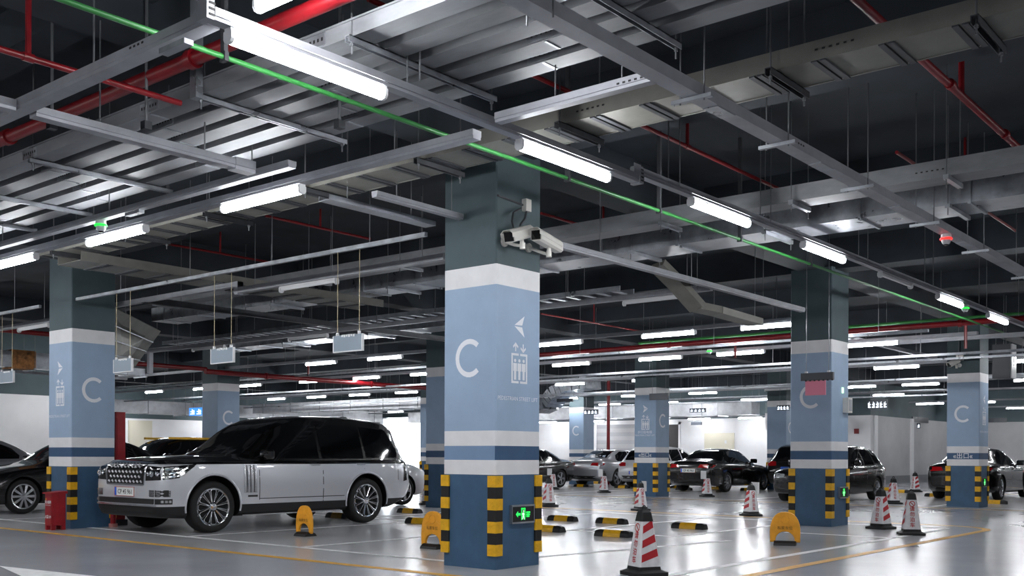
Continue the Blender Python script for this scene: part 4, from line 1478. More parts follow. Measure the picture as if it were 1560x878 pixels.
# red-white tape between the two cones near the second pillar
a, b = PZ(1342, 806), PZ(1361, 768)
mb = MB()
pts = [a.lerp(b, t) + Vector((0, 0, 0.55 - 0.25 * math.sin(math.pi * t))) for t in [k / 8 for k in range(9)]]
for k in range(8):
    q = [pts[k], pts[k + 1], pts[k + 1] + Vector((0, 0, 0.035)), pts[k] + Vector((0, 0, 0.035))]
    mb.add(q, [[0, 1, 2, 3]], k % 2)
o = mb.build('barrier_tape', [M_coner, M_conew], fix=False)
tag(o, 'red and white barrier tape sagging between two cones', 'tape')

# ================================================================== wheel stops
def stop_meshes():
    r = 0.06
    prof = lambda k: [(-0.075 * k, 0), (0.075 * k, 0), (0.062 * k, 0.055 * k), (0.035 * k, 0.095 * k), (-0.035 * k, 0.095 * k), (-0.062 * k, 0.055 * k)]
    mid = MB().prism(prof(1.0), 'y', -0.15, 0.15)
    mid.box(-0.012, 0.012, -0.15, 0.15, 0.094, 0.1)
    ends = []
    for s in (-1, 1):
        e = MB()
        A, B = prof(1.0), prof(0.92)
        n = len(A)
        e.add([(x, s * 0.15, z) for x, z in A] + [(x, s * 0.24, z) for x, z in prof(1.08)] + [(x, s * 0.30, z * 0.75) for x, z in prof(1.15)],
              [[k, (k + 1) % n, n + (k + 1) % n, n + k] for k in range(n)] + [[n + k, n + (k + 1) % n, 2 * n + (k + 1) % n, 2 * n + k] for k in range(n)]
              + [list(range(n)), list(range(2 * n, 3 * n))])
        ends.append(e.mesh('black_end', M_blk))
    return mid.mesh('yellow_section', M_yel), ends


ST_M, ST_E = stop_meshes()


def stop(px, py, label, group=None, pos=None, rot=0.0):
    p = PZ(px, py, 0.003) if pos is None else Vector(pos)
    o = thing('wheel_stop', label, 'wheel stop', (p.x, p.y, 0.003), rot, group)
    put('yellow_section', ST_M, o)
    for e in ST_E:
        put('black_end', e, o)
    return o


stop(857, 794, 'yellow and black wheel stop lying just right of the camera pillar')
stop(834, 810, 'wheel stop mostly hidden behind the camera pillar')
stop(932, 798, 'wheel stop parallel to and farther than its twin by the nearest cone')
stop(935, 818, 'wheel stop nearest the large cone')
stop(1050, 806, 'lone wheel stop in the middle of the open bay')
stop(640, 798, 'wheel stop behind the yellow parking lock at the camera pillar')
stop(624, 782, 'wheel stop by the rear tyre of the two-tone car')
for k, (px, py) in enumerate([(885, 742), (908, 737), (948, 744), (1026, 744), (1042, 747), (1091, 746), (1141, 748), (1312, 749), (1350, 747), (1372, 751), (1425, 757), (1515, 768)]):
    stop(px, py, 'yellow and black wheel stop behind a far parked car', 'wheel stops of the far row')
stop(0, 0, 'wheel stop under the belly of the two-tone car', None, (12.9, 14.9, 0))

# ================================================================== yellow parking locks
def lock(px, py, label, w=0.36, h=0.45, rot=0.0, X=None):
    p = PZ(px, py, 0.003)
    o = thing('parking_lock', label, 'parking lock', (p.x, p.y, 0.003), rot)
    hw = w / 2
    out, inn = [], []
    N = 16
    z0 = 0.05
    outer = [(-hw * 0.98, z0)] + [(hw * math.copysign(abs(math.cos(a)) ** 0.8, math.cos(a)) * -1, z0 + 0.12 + (h - 0.12 - z0) * math.sin(a) ** 0.9) for a in [math.pi * k / N for k in range(N + 1)]] + [(hw * 0.98, z0)]
    iw = hw * 0.64
    inner = [(iw, z0)] + [(iw * math.cos(a), z0 + 0.135 * math.sin(a) ** 0.85) for a in [math.pi * k / 10 for k in range(1, 10)]] + [(-iw, z0)]
    # flap as a strip between outer and inner outline
    bm = bmesh.new()
    vs = [bm.verts.new((-0.02, -y, z)) for y, z in outer + inner]
    f = bm.faces.new(vs)
    r = bmesh.ops.extrude_face_region(bm, geom=[f])
    for v in r['geom']:
        if isinstance(v, bmesh.types.BMVert):
            v.co.x += 0.04
    bmesh.ops.recalc_face_normals(bm, faces=bm.faces)
    me = bpy.data.meshes.new('flap')
    bm.to_mesh(me)
    bm.free()
    me.materials.append(M_orange)
    flap = put('flap', me, o)
    bv = flap.modifiers.new('soft', 'BEVEL')
    bv.width = 0.008
    bv.segments = 2
    bv.limit_method = 'ANGLE'
    # raised figure: head ring and shoulder line
    mb = MB()
    cz = h - 0.105
    ring = [(-0.021, 0.055 * math.cos(a), cz + 0.055 * math.sin(a)) for a in [2 * math.pi * k / 18 for k in range(19)]]
    mb.tube(ring, 0.004, 6)
    for s in (-1, 1):
        mb.tube([(-0.021, s * 0.05, cz - 0.02), (-0.021, s * 0.09, cz - 0.035), (-0.021, s * 0.125, cz - 0.06)], 0.004, 6)
    mb.build('embossed_figure', M_orange, o)
    lettering('lettering', '私家车位', 0.05, lambda u, v: (-0.0235, -u, h - 0.235 + v), mat('dark_print', (110, 70, 20), 0.5), o)
    mb = MB()
    B = [(-0.1, 0.0), (0.12, 0.0), (0.1, 0.035), (0.05, 0.06), (-0.04, 0.06), (-0.085, 0.03)]
    mb.prism(B, 'y', -hw * 0.72, hw * 0.72)
    mb.build('base', M_blk, o)
    for s in (-1, 1):
        MB().cyl((0, s * hw * 0.66, 0.055), (0, s * hw * 0.98, 0.055), 0.016, 8).build('hinge', M_orange, o, smooth=True)
    return o


lock(464, 817, 'yellow arched parking lock in front of the two-tone car rocker', 0.36, 0.45)
lock(660, 836, 'yellow arched parking lock partly behind the camera pillar', 0.40, 0.48)
lock(1196, 831, 'yellow arched parking lock near the second letter C pillar', 0.40, 0.45, rot=math.radians(20))

# ================================================================== red extinguisher box
p = PX(79, 800, 7.78)
o = thing('extinguisher_box', 'red metal fire extinguisher box with white lettering beside the pillar', 'box', (7.78, p.y, 0.0))
BW, BD, BH = 0.22, 0.22, 0.60
mb = MB()
mb.box(0, BD, 0, BW, 0.07, BH - 0.03)
for x in (0, BD - 0.06):
    for y in (0, BW - 0.05):
        mb.prism([(y, 0.0), (y + 0.05, 0.0), (y + 0.05, 0.08), (y, 0.08)], 'x', x, x + 0.06)
mb.build('casing', M_bin, o)
MB().prism([(-0.035, BH - 0.03), (BD + 0.02, BH - 0.03), (BD + 0.02, BH + 0.012), (-0.035, BH - 0.012)], 'y', -0.025, BW + 0.025).build('lid', M_bin, o)
MB().box(-0.006, 0, 0.02, BW - 0.02, 0.1, BH - 0.07).build('door', M_bin, o)
fn = lambda u, v: (-0.0085, BW / 2 - u, v)
lettering('lettering', '灭火器箱', 0.052, lambda u, v: fn(u, 0.42 + v), M_print, o, bold=0.001)
lettering('lettering', 'FIRE EXTINGUISHER', 0.019, lambda u, v: fn(u, 0.385 + v), M_print, o)
lettering('lettering', '火警119', 0.055, lambda u, v: fn(u, 0.19 + v), M_print, o, bold=0.001)
MB().box(-0.012, -0.006, BW - 0.06, BW - 0.03, 0.475, 0.495).build('sticker', M_yel, o)

# ================================================================== cars
def pchip(P):
    xs = [p[0] for p in P]
    ys = [p[1] for p in P]
    n = len(xs)
    h = [xs[i + 1] - xs[i] for i in range(n - 1)]
    dl = [(ys[i + 1] - ys[i]) / h[i] for i in range(n - 1)]
    m = [0.0] * n
    m[0], m[-1] = dl[0], dl[-1]
    for i in range(1, n - 1):
        if dl[i - 1] * dl[i] > 0:
            w1, w2 = 2 * h[i] + h[i - 1], h[i] + 2 * h[i - 1]
            m[i] = (w1 + w2) / (w1 / dl[i - 1] + w2 / dl[i])

    def f(x):
        if x <= xs[0]:
            return ys[0]
        if x >= xs[-1]:
            return ys[-1]
        i = 0
        while x > xs[i + 1]:
            i += 1
        t = (x - xs[i]) / h[i]
        return ((2 * t ** 3 - 3 * t ** 2 + 1) * ys[i] + (t ** 3 - 2 * t ** 2 + t) * h[i] * m[i]
                + (-2 * t ** 3 + 3 * t ** 2) * ys[i + 1] + (t ** 3 - t ** 2) * h[i] * m[i + 1])
    return f


SPEC = {}
SPEC['limo_suv'] = dict(
    L=5.2, W=2.0, xf=0.89, xr=4.01, r=0.395, R=0.468, tw=0.27,
    zt=[(0, 1.0), (.05, 1.075), (.22, 1.125), (.8, 1.17), (1.38, 1.20), (1.55, 1.26), (2.25, 1.715), (2.5, 1.81), (3.0, 1.86), (3.6, 1.87), (4.3, 1.84), (4.72, 1.79), (4.9, 1.70), (5.06, 1.32), (5.13, 1.1), (5.2, .95)],
    zs=[(0, .90), (.05, .985), (.22, 1.035), (.8, 1.075), (1.5, 1.085), (3, 1.09), (4.6, 1.1), (5.0, 1.09), (5.2, .88)],
    zb=[(0, .34), (.1, .25), (.5, .225), (4.5, .25), (5.0, .38), (5.2, .48)],
    w=[(0, .80), (.03, .87), (.1, .93), (.3, .975), (.8, 1.0), (4.3, 1.0), (4.8, .97), (5.05, .91), (5.2, .82)],
    wr=[(0, .6), (.3, .74), (1.4, .78), (1.7, .75), (2.4, .70), (3, .69), (4.5, .67), (4.95, .65), (5.2, .6)],
    side=[('window', [(1.80, 1.13), (2.14, 1.42), (2.48, 1.66), (2.98, 1.70), (2.98, 1.13)]), ('window', [(3.05, 1.13), (3.05, 1.705), (3.98, 1.69), (3.98, 1.13)]),
          ('window', [(4.05, 1.14), (4.03, 1.685), (4.66, 1.64), (4.86, 1.24), (4.8, 1.15)])],
    ws=[(-.74, 1.20), (.74, 1.20), (.62, 1.69), (-.62, 1.69)], rw=[(-.62, 1.2), (.62, 1.2), (.55, 1.62), (-.55, 1.62)],
    gaps=[[(1.72, .48), (1.72, 1.06)], [(3.015, .42), (3.015, 1.1)], [(3.95, .95), (3.97, 1.1)], [(1.72, .50), (3.6, .50)], [(4.78, .75), (4.78, 1.08)]],
    handles=[(2.83, 1.03), (3.84, 1.035)], mirror=(1.83, 1.14), front_light=None, rear_light=None)
SPEC['sedan'] = dict(
    L=4.85, W=1.86, xf=.93, xr=3.77, r=.335, R=.372, tw=.21,
    zt=[(0, .62), (.06, .71), (.3, .80), (.9, .90), (1.32, .96), (1.48, 1.01), (2.15, 1.38), (2.45, 1.445), (2.9, 1.46), (3.3, 1.435), (3.75, 1.29), (4.15, 1.10), (4.35, 1.065), (4.68, 1.035), (4.79, .96), (4.85, .82)],
    zs=[(0, .55), (.06, .63), (.4, .74), (1.3, .88), (2.5, .92), (3.8, .96), (4.4, .97), (4.75, .92), (4.85, .74)],
    zb=[(0, .30), (.15, .2), (.5, .18), (4.3, .2), (4.7, .28), (4.85, .36)],
    w=[(0, .66), (.05, .76), (.2, .85), (.7, .93), (4, .93), (4.5, .88), (4.75, .80), (4.85, .70)],
    wr=[(0, .45), (.3, .66), (1.3, .7), (1.6, .68), (2.3, .57), (3.2, .56), (3.8, .6), (4.2, .66), (4.7, .6), (4.85, .5)],
    side=[('window', [(1.74, .96), (2.2, 1.25), (2.5, 1.36), (2.66, 1.375), (2.72, .97)]), ('window', [(2.78, .97), (2.72, 1.375), (3.2, 1.36), (3.58, 1.22), (3.72, 1.06), (3.68, .99)])],
    ws=[(-.63, 1.03), (.63, 1.03), (.53, 1.37), (-.53, 1.37)], rw=[(-.6, 1.12), (.6, 1.12), (.5, 1.38), (-.5, 1.38)],
    gaps=[[(1.62, .3), (1.68, .93)], [(2.75, .3), (2.75, .95)], [(3.5, .72), (3.72, .98)]],
    handles=[(2.58, .86), (3.55, .88)], mirror=(1.86, .98),
    front_light=[(.38, .60), (.74, .58), (.80, .70), (.45, .68)], rear_light=[(.36, .82), (.72, .80), (.76, .93), (.42, .92)])
SPEC['suv'] = dict(
    L=4.6, W=1.86, xf=.89, xr=3.55, r=.35, R=.39, tw=.22,
    zt=[(0, .76), (.05, .86), (.3, .96), (1.0, 1.05), (1.28, 1.1), (1.42, 1.15), (2.05, 1.56), (2.4, 1.65), (3.0, 1.68), (3.8, 1.625), (4.12, 1.55), (4.26, 1.42), (4.46, 1.08), (4.54, .92), (4.6, .75)],
    zs=[(0, .68), (.05, .78), (.4, .89), (1.3, 1.0), (3, 1.04), (4.2, 1.06), (4.45, .98), (4.6, .67)],
    zb=[(0, .36), (.15, .25), (.5, .22), (4.1, .24), (4.45, .34), (4.6, .42)],
    w=[(0, .68), (.05, .78), (.2, .86), (.7, .93), (3.8, .93), (4.3, .89), (4.5, .82), (4.6, .74)],
    wr=[(0, .5), (.3, .68), (1.25, .72), (1.55, .7), (2.2, .61), (3.2, .6), (4.0, .58), (4.3, .58), (4.6, .55)],
    side=[('window', [(1.62, 1.07), (2.05, 1.4), (2.4, 1.54), (2.58, 1.555), (2.6, 1.08)]), ('window', [(2.66, 1.08), (2.65, 1.56), (3.4, 1.54), (3.45, 1.09)]),
          ('window', [(3.52, 1.1), (3.48, 1.53), (3.95, 1.46), (4.1, 1.15)])],
    ws=[(-.66, 1.17), (.66, 1.17), (.56, 1.56), (-.56, 1.56)], rw=[(-.58, 1.12), (.58, 1.12), (.5, 1.5), (-.5, 1.5)],
    gaps=[[(1.52, .35), (1.56, 1.03)], [(2.63, .35), (2.63, 1.07)], [(3.42, .8), (3.48, 1.08)]],
    handles=[(2.46, .95), (3.36, .98)], mirror=(1.72, 1.08),
    front_light=[(.40, .72), (.76, .70), (.82, .84), (.48, .82)], rear_light=[(.46, .88), (.80, .86), (.80, 1.04), (.5, 1.02)])


def car_body(spec):
    s = spec
    L = s['L']
    F = {k: pchip(s[k]) for k in ('zt', 'zs', 'zb', 'w', 'wr')}
    xs = [0, .012, .03, .06, .1, .15, .21]
    x = .28
    while x < L - .25:
        xs.append(x)
        x += .085
    xs += [L - .2, L - .14, L - .09, L - .05, L - .02, L]
    mb = MB()
    rings = []
    for x in xs:
        zt, zs, zb, w, wr = (F[k](x) for k in ('zt', 'zs', 'zb', 'w', 'wr'))
        zs = min(zs, zt - .02)
        drop = min(.075, (zt - zs) * .45)
        H = zs - zb
        q = [(0, zb), (.6 * w, zb), (.9 * w, zb + .01), (.968 * w, zb + .06), (.99 * w, zb + .25 * H), (w, zb + .5 * H), (.994 * w, zb + .72 * H), (.975 * w, zs - .035), (.945 * w, zs)]
        Sx, Sz = .92 * w, zs + .25 * min(.03, zt - zs)
        Rx, Rz = min(wr, .9 * w), zt - drop
        for t in (.0, .25, .5, .75):
            q.append((Sx + (Rx - Sx) * t + .018 * math.sin(math.pi * t) * min(1, (zt - zs) * 2), Sz + (Rz - Sz) * t))
        q += [(Rx, Rz), (.9 * Rx, zt - drop * .45), (.7 * Rx, zt - drop * .17), (.35 * Rx, zt - drop * .04), (0, zt)]
        ring = [(x, -y, z) for y, z in q] + [(x, y, z) for y, z in q[-2:0:-1]]
        rings.append(ring)
    n = len(rings[0])
    mb.v = [p for r in rings for p in r]
    for i in range(len(rings) - 1):
        for k in range(n):
            mb.f.append([i * n + k, i * n + (k + 1) % n, (i + 1) * n + (k + 1) % n, (i + 1) * n + k])
    # caps as horizontal strips
    h = n // 2
    for base, rev in ((0, False), ((len(rings) - 1) * n, True)):
        for k in range(h):
            a, b = k, k + 1
            c, d = (n - k - 1) % n, (n - k) % n
            f = [a, b] + ([c] if c != b else []) + ([d] if d != a and d != c else [])
            if len(set(f)) >= 3:
                mb.f.append([base + v for v in f])
    mb.m = [0] * len(mb.f)
    me = mb.mesh('body', [M_gloss, M_plast])
    # wheel wells
    o = put('tmp', me)
    cut = MB()
    for xw in (s['xf'], s['xr']):
        for sg in (-1, 1):
            cut.cyl((xw, sg * (s['W'] / 2 - .34), s['r'] + .01), (xw, sg * (s['W'] / 2 + .3), s['r'] + .01), s['R'], 40)
    co = cut.build('tmpcut', M_plast)
    md = o.modifiers.new('b', 'BOOLEAN')
    md.operation = 'DIFFERENCE'
    md.object = co
    md.solver = 'EXACT'
    dg = bpy.context.evaluated_depsgraph_get()
    dg.update()
    res = bpy.data.meshes.new_from_object(o.evaluated_get(dg))
    bpy.data.objects.remove(o)
    bpy.data.objects.remove(co)
    res.materials.clear()
    res.materials.append(M_gloss)
    res.materials.append(M_plast)
    for p in res.polygons:
        c = p.center
        mi = 0
        for xw in (s['xf'], s['xr']):
            if math.hypot(c.x - xw, c.z - s['r'] - .01) < s['R'] + .003 and c.z > 0.1 and abs(c.y) > 0.3:
                mi = 1
        p.material_index = mi
        p.use_smooth = True
    res.set_sharp_from_angle(angle=math.radians(34))
    bm = bmesh.new()
    bm.from_mesh(res)
    bvh = BVHTree.FromBMesh(bm)
    bm.free()
    return res, bvh


def project(bvh, u, v, view):
    ax, sg = view
    if ax == 'y':
        o, d = Vector((u, sg * 4, v)), Vector((0, -sg, 0))
    elif ax == 'x':
        o, d = Vector((-4 if sg < 0 else 9, u, v)), Vector((-sg, 0, 0))
    else:
        o, d = Vector((u, v, 5)), Vector((0, 0, -1))
    h = bvh.ray_cast(o, d)
    if h[0] is None:
        h = bvh.find_nearest(o + d * 3.2)
    n = h[1]
    if n.dot(d) > 0:
        n = -n
    return h[0], n


def patch(mb, bvh, poly, view, off=.004, depth=.014, maxlen=.14, mi=0):
    """a thin panel that follows the body surface"""
    bm = bmesh.new()
    vs = [bm.verts.new((p[0], p[1], 0)) for p in poly]
    bm.faces.new(vs)
    bmesh.ops.triangulate(bm, faces=bm.faces)
    for _ in range(5):
        es = [e for e in bm.edges if e.calc_length() > maxlen]
        if not es:
            break
        bmesh.ops.subdivide_edges(bm, edges=es, cuts=1)
        bmesh.ops.triangulate(bm, faces=[f for f in bm.faces if len(f.verts) > 3])
    bm.verts.index_update()
    top, low = [], []
    for v in bm.verts:
        p, n = project(bvh, v.co.x, v.co.y, view)
        top.append(p + n * off)
        low.append(p - n * depth)
    n = len(top)
    fs = [[v.index for v in f.verts] for f in bm.faces]
    for e in bm.edges:
        if len(e.link_faces) == 1:
            a, b = e.verts[0].index, e.verts[1].index
            fs.append([a, b, n + b, n + a])
    bm.free()
    mb.add(top + low, fs, mi)
    return mb


def strip(mb, bvh, a, b, w, view, off=.002, mi=0):
    a, b = Vector(a), Vector(b)
    d = (b - a).normalized()
    s = Vector((-d.y, d.x)) * (w / 2)
    return patch(mb, bvh, [tuple(a - s), tuple(b - s), tuple(b + s), tuple(a + s)], view, off, .004, .2, mi)


def wheel_meshes(style, r, tw):
    """axis along -y (outer side towards -y), centre at origin"""
    Mx = Matrix.Rotation(math.radians(90), 4, 'X')      # local z -> -y
    rr = r * .72
    h = tw / 2
    t = MB().lathe([(rr - .02, -h * .8), (rr, -h * .92), (r * .9, -h), (r * .97, -h * .9), (r, -h * .6), (r, h * .6), (r * .97, h * .9), (r * .9, h), (rr, h * .92), (rr - .02, h * .8)], 40, Mx, close=True)
    tm = t.mesh('wheel', M_tyre, smooth=50)
    d = MB().lathe([(0.0, h * .35), (rr * .6, h * .3), (rr - .01, h * .1), (rr - .01, -h * .8)], 32, Mx)
    dm = d.mesh('brake_disc', M_plast, smooth=True)
    m = MB()
    m.lathe([(rr + .006, h * .93), (rr - .018, h * .88), (rr - .03, h * .6), (rr - .02, -h * .8), (rr + .004, -h * .8)], 40, Mx)
    z = h * .72
    if style == 'petal':
        N = 12
        for k in range(N):
            a = 2 * math.pi * k / N
            R = Mx @ Matrix.Rotation(a, 4, 'Z')
            r0, r1 = rr * .26, rr * .93
            w0, w1, t = .014, .048, .010
            pts = [(r0, -w0, z + .015), (r1 - .025, -w1, z + .03), (r1, -w1 * .6, z + .03), (r1, w1 * .6, z + .03), (r1 - .025, w1, z + .03), (r0, w0, z + .015)]
            for p, q in zip(pts[:-1], pts[1:]):
                m.cyl(R @ Vector(p), R @ Vector(q), t * .75, 5)
        m.lathe([(0, z + .05), (.05, z + .045), (.07, z + .02), (.075, z - .04)], 20, Mx)
    else:
        N = 10 if style == 'ten' else 5
        for k in range(N):
            a = 2 * math.pi * k / N
            R = Mx @ Matrix.Rotation(a, 4, 'Z')
            r0, r1 = .03, rr - .012
            w0, w1 = (.017, .026) if N == 10 else (.028, .042)
            vs = [R @ Vector(p) for p in ((r0, -w0, z + .03), (r0, w0, z + .03), (r1, w1, z + .01), (r1, -w1, z + .01), (r0, -w0, z - .02), (r0, w0, z - .02), (r1, w1, z - .03), (r1, -w1, z - .03))]
            m.add(vs, [[0, 1, 2, 3], [7, 6, 5, 4], [0, 4, 5, 1], [1, 5, 6, 2], [2, 6, 7, 3], [3, 7, 4, 0]])
        m.lathe([(0, z + .045), (.03, z + .042), (.045, z + .02), (.05, z - .03)], 16, Mx)
    return tm, dm, m.mesh('rim', M_chrome if style == 'petal' else M_alu, smooth=40)


TYPES = {}


def car_type(key, style):
    k = (key, style)
    if k in TYPES:
        return TYPES[k]
    s = SPEC[key]
    body, bvh = car_body(s)
    D = dict(spec=s, body=body, bvh=bvh, parts=[])

    def P(name, mb, m, smooth=True):
        D['parts'].append((name, mb.mesh(name, m, smooth=smooth)))
    for sg in (-1, 1):
        for nm, poly in s['side']:
            P('side_window', patch(MB(), bvh, poly, ('y', sg), .005, .012), M_glass)
        for g in s['gaps']:
            P('panel_gap', strip(MB(), bvh, g[0], g[1], .012, ('y', sg)), M_blk)
        for hx, hz in s['handles']:
            p, n = project(bvh, hx, hz, ('y', sg))
            mb = MB()
            mb.box(p.x - .1, p.x + .1, p.y - .0, p.y + sg * .035, hz - .013, hz + .013) if sg > 0 else mb.box(p.x - .1, p.x + .1, p.y - .035, p.y, hz - .013, hz + .013)
            P('door_handle', mb, M_chrome if key == 'limo_suv' else M_gloss, False)
        mx, mz = s['mirror']
        p, n = project(bvh, mx, mz, ('y', sg))
        mb = MB()
        ring = []
        for xx, k2 in ((mx - .09, .55), (mx - .05, 1.0), (mx + .06, 1.0), (mx + .09, .9)):
            ring.append([(xx, p.y + sg * (.13 + .1 * k2 * c), mz + .06 + .075 * k2 * d) for c, d in ((-1, -.8), (-.7, -1), (.8, -1), (1, -.6), (1, .6), (.7, 1), (-.8, 1), (-1, .8))])
        mb.add([q for rg in ring for q in rg], [[i * 8 + k2, i * 8 + (k2 + 1) % 8, (i + 1) * 8 + (k2 + 1) % 8, (i + 1) * 8 + k2] for i in range(3) for k2 in range(8)] + [list(range(8)), list(range(24, 32))])
        mb.box(mx - .02, mx + .05, min(p.y, p.y + sg * .08) - .01, max(p.y, p.y + sg * .08) + .01, mz - .02, mz + .02)
        P('door_mirror', mb, M_gloss, 30)
        if s['front_light']:
            mb = MB()
            pl = [(sg * a, b) for a, b in s['front_light']]
            patch(mb, bvh, pl, ('x', -1), .006, .02)
            P('headlight', mb, M_lens)
            mb = MB()
            pl = [(sg * a, b) for a, b in s['rear_light']]
            patch(mb, bvh, pl, ('x', 1), .006, .02)
            zl0, zl1 = min(b for a, b in s['rear_light']), max(b for a, b in s['rear_light'])
            patch(mb, bvh, [(s['L'] - .32, zl1 - .03), (s['L'] - .1, zl1 - .01), (s['L'] - .1, zl0 + .02), (s['L'] - .2, zl0 + .03)], ('y', sg), .006, .02)
            P('tail_light', mb, M_redlamp)
    P('windscreen', patch(MB(), bvh, s['ws'], ('x', -1), .005, .012), M_glass)
    P('rear_window', patch(MB(), bvh, s['rw'], ('x', 1), .005, .012), M_glass)
    if s['front_light']:
        zf = s['front_light'][0][1]
        mb = patch(MB(), bvh, [(-.36, zf - .12), (.36, zf - .12), (.38, zf + .06), (-.38, zf + .06)], ('x', -1), .005, .01)
        P('grille', mb, M_plast)
        mb = MB()
        for k2 in range(4):
            strip(mb, bvh, (-.34, zf - .09 + k2 * .04), (.34, zf - .09 + k2 * .04), .012, ('x', -1), .012)
        P('grille_bars', mb, M_chrome)
        mb = patch(MB(), bvh, [(-.6, zf - .3), (.6, zf - .3), (.55, zf - .18), (-.55, zf - .18)], ('x', -1), .004, .01)
        P('lower_intake', mb, M_plast)
        mb = patch(MB(), bvh, [(-.6, .3 if key == 'sedan' else .38), (.6, .3 if key == 'sedan' else .38), (.62, .42 if key == 'sedan' else .5), (-.62, .42 if key == 'sedan' else .5)], ('x', 1), .004, .01)
        P('rear_valance', mb, M_plast)
    D['wheel'] = wheel_meshes(style, s['r'], s['tw'])
    TYPES[k] = D
    return D


def plate(parent, bvh, end, z, text, blue=False, w=.54, h=.125):
    sg = -1 if end == 'front' else 1
    p, n = project(bvh, 0.0, z, ('x', sg))
    x = p.x + sg * .022
    o = MB().box(min(x, x - sg * .03), max(x, x - sg * .03), -w / 2, w / 2, z - h / 2, z + h / 2).build('number_plate', M_plateb if blue else M_plate, parent)
    xx = x + sg * .002
    fn = (lambda u, v: (xx, -u if sg < 0 else u, v))
    if not blue:
        mb = MB()
        mb.add([fn(-w / 2 + a, z + b) for a, b in ((0, -h / 2), (.05, -h / 2), (.05, h / 2), (0, h / 2))], [[0, 1, 2, 3]])
        mb.build('blue_band', M_plateb, o, fix=False)
        fr = MB()
        for a0, a1, b0, b1 in ((-w / 2 - .008, w / 2 + .008, -h / 2 - .008, -h / 2), (-w / 2 - .008, w / 2 + .008, h / 2, h / 2 + .008), (-w / 2 - .008, -w / 2, -h / 2, h / 2), (w / 2, w / 2 + .008, -h / 2, h / 2)):
            fr.box(x - .004, x + .004, a0, a1, z + b0, z + b1)
        fr.build('plate_frame', mat('plate_red_edge', (176, 92, 88), .5), o)
    lettering('lettering', text, h * .78, lambda u, v: fn(u + (.025 if not blue else 0), z - h * .28 + v), M_print if blue else M_ink, o, bold=.001)


def car(key, style, paint, label, x, y, facing=-1, scale=(1, 1, 1), plates=(), rot=0.0):
    """x,y = middle of the front bumper (facing -1: front towards -X)"""
    D = car_type(key, style)
    s = D['spec']
    o = thing('car', label, 'car', (x, y, .003), (0 if facing < 0 else math.pi) + rot)
    me = D['body'].copy()
    me.materials[0] = paint
    put('body', me, o)
    for nm, m in D['parts']:
        put(nm, m, o)
    t, d, rim = D['wheel']
    for xw in (s['xf'], s['xr']):
        for sg in (-1, 1):
            w = put('wheel', t, o, (xw, sg * (s['W'] / 2 - s['tw'] / 2 - .025), s['r']), 0 if sg < 0 else math.pi)
            put('rim', rim, w)
            put('brake_disc', d, w)
    for end, z, text, blue in plates:
        plate(o, D['bvh'], end, z, text, blue)
    o.scale = scale
    return o, D


def paint(name, rgb, metal=0.0, rough=.25):
    return mat(name, rgb, rough, metal, coat=1.0)


# --- two-tone limousine SUV: silver below, black above and on the sills
def two_tone():
    m = bpy.data.materials.new('two_tone_paint')
    m.use_nodes = True
    nt = m.node_tree
    b = nt.nodes['Principled BSDF']
    tc = nt.nodes.new('ShaderNodeTexCoord')
    sx = nt.nodes.new('ShaderNodeSeparateXYZ')
    nt.links.new(tc.outputs['Object'], sx.inputs[0])

    def gt(v):
        n = nt.nodes.new('ShaderNodeMath')
        n.operation = 'GREATER_THAN'
        n.inputs[1].default_value = v
        nt.links.new(sx.outputs['Z'], n.inputs[0])
        return n
    up, lo = gt(1.045), gt(.42)
    mx = nt.nodes.new('ShaderNodeMix')
    mx.data_type = 'RGBA'
    mx.inputs[6].default_value = sr((206, 208, 214))
    mx.inputs[7].default_value = sr((7, 7, 8))
    nt.links.new(up.outputs[0], mx.inputs[0])
    m2 = nt.nodes.new('ShaderNodeMix')
    m2.data_type = 'RGBA'
    m2.inputs[6].default_value = sr((20, 20, 22))
    nt.links.new(lo.outputs[0], m2.inputs[0])
    nt.links.new(mx.outputs[2], m2.inputs[7])
    nt.links.new(m2.outputs[2], b.inputs['Base Color'])
    b.inputs['Roughness'].default_value = .25
    b.inputs['Metallic'].default_value = .55
    nt.links.new(lo.outputs[0], b.inputs['Coat Weight'])
    mrg = nt.nodes.new('ShaderNodeMapRange')
    mrg.inputs['To Min'].default_value = .65
    mrg.inputs['To Max'].default_value = .25
    nt.links.new(lo.outputs[0], mrg.inputs['Value'])
    nt.links.new(mrg.outputs[0], b.inputs['Roughness'])
    mrm = nt.nodes.new('ShaderNodeMapRange')
    mrm.inputs['To Max'].default_value = .35
    nt.links.new(lo.outputs[0], mrm.inputs['Value'])
    nt.links.new(mrm.outputs[0], b.inputs['Metallic'])
    b.inputs['Coat Roughness'].default_value = .03
    return m


RO_X, RO_Y = 8.27, 14.42
o, D = car('limo_suv', 'petal', two_tone(), 'long two-tone luxury SUV, silver below and black above, with chrome petal wheels', RO_X, RO_Y, -1, plates=[('front', .63, 'CP 45 961', False)])
bvh = D['bvh']
R = o


def part(name, mb, m, smooth=True, parent=None):
    return mb.build(name, m, parent or R, smooth=smooth)


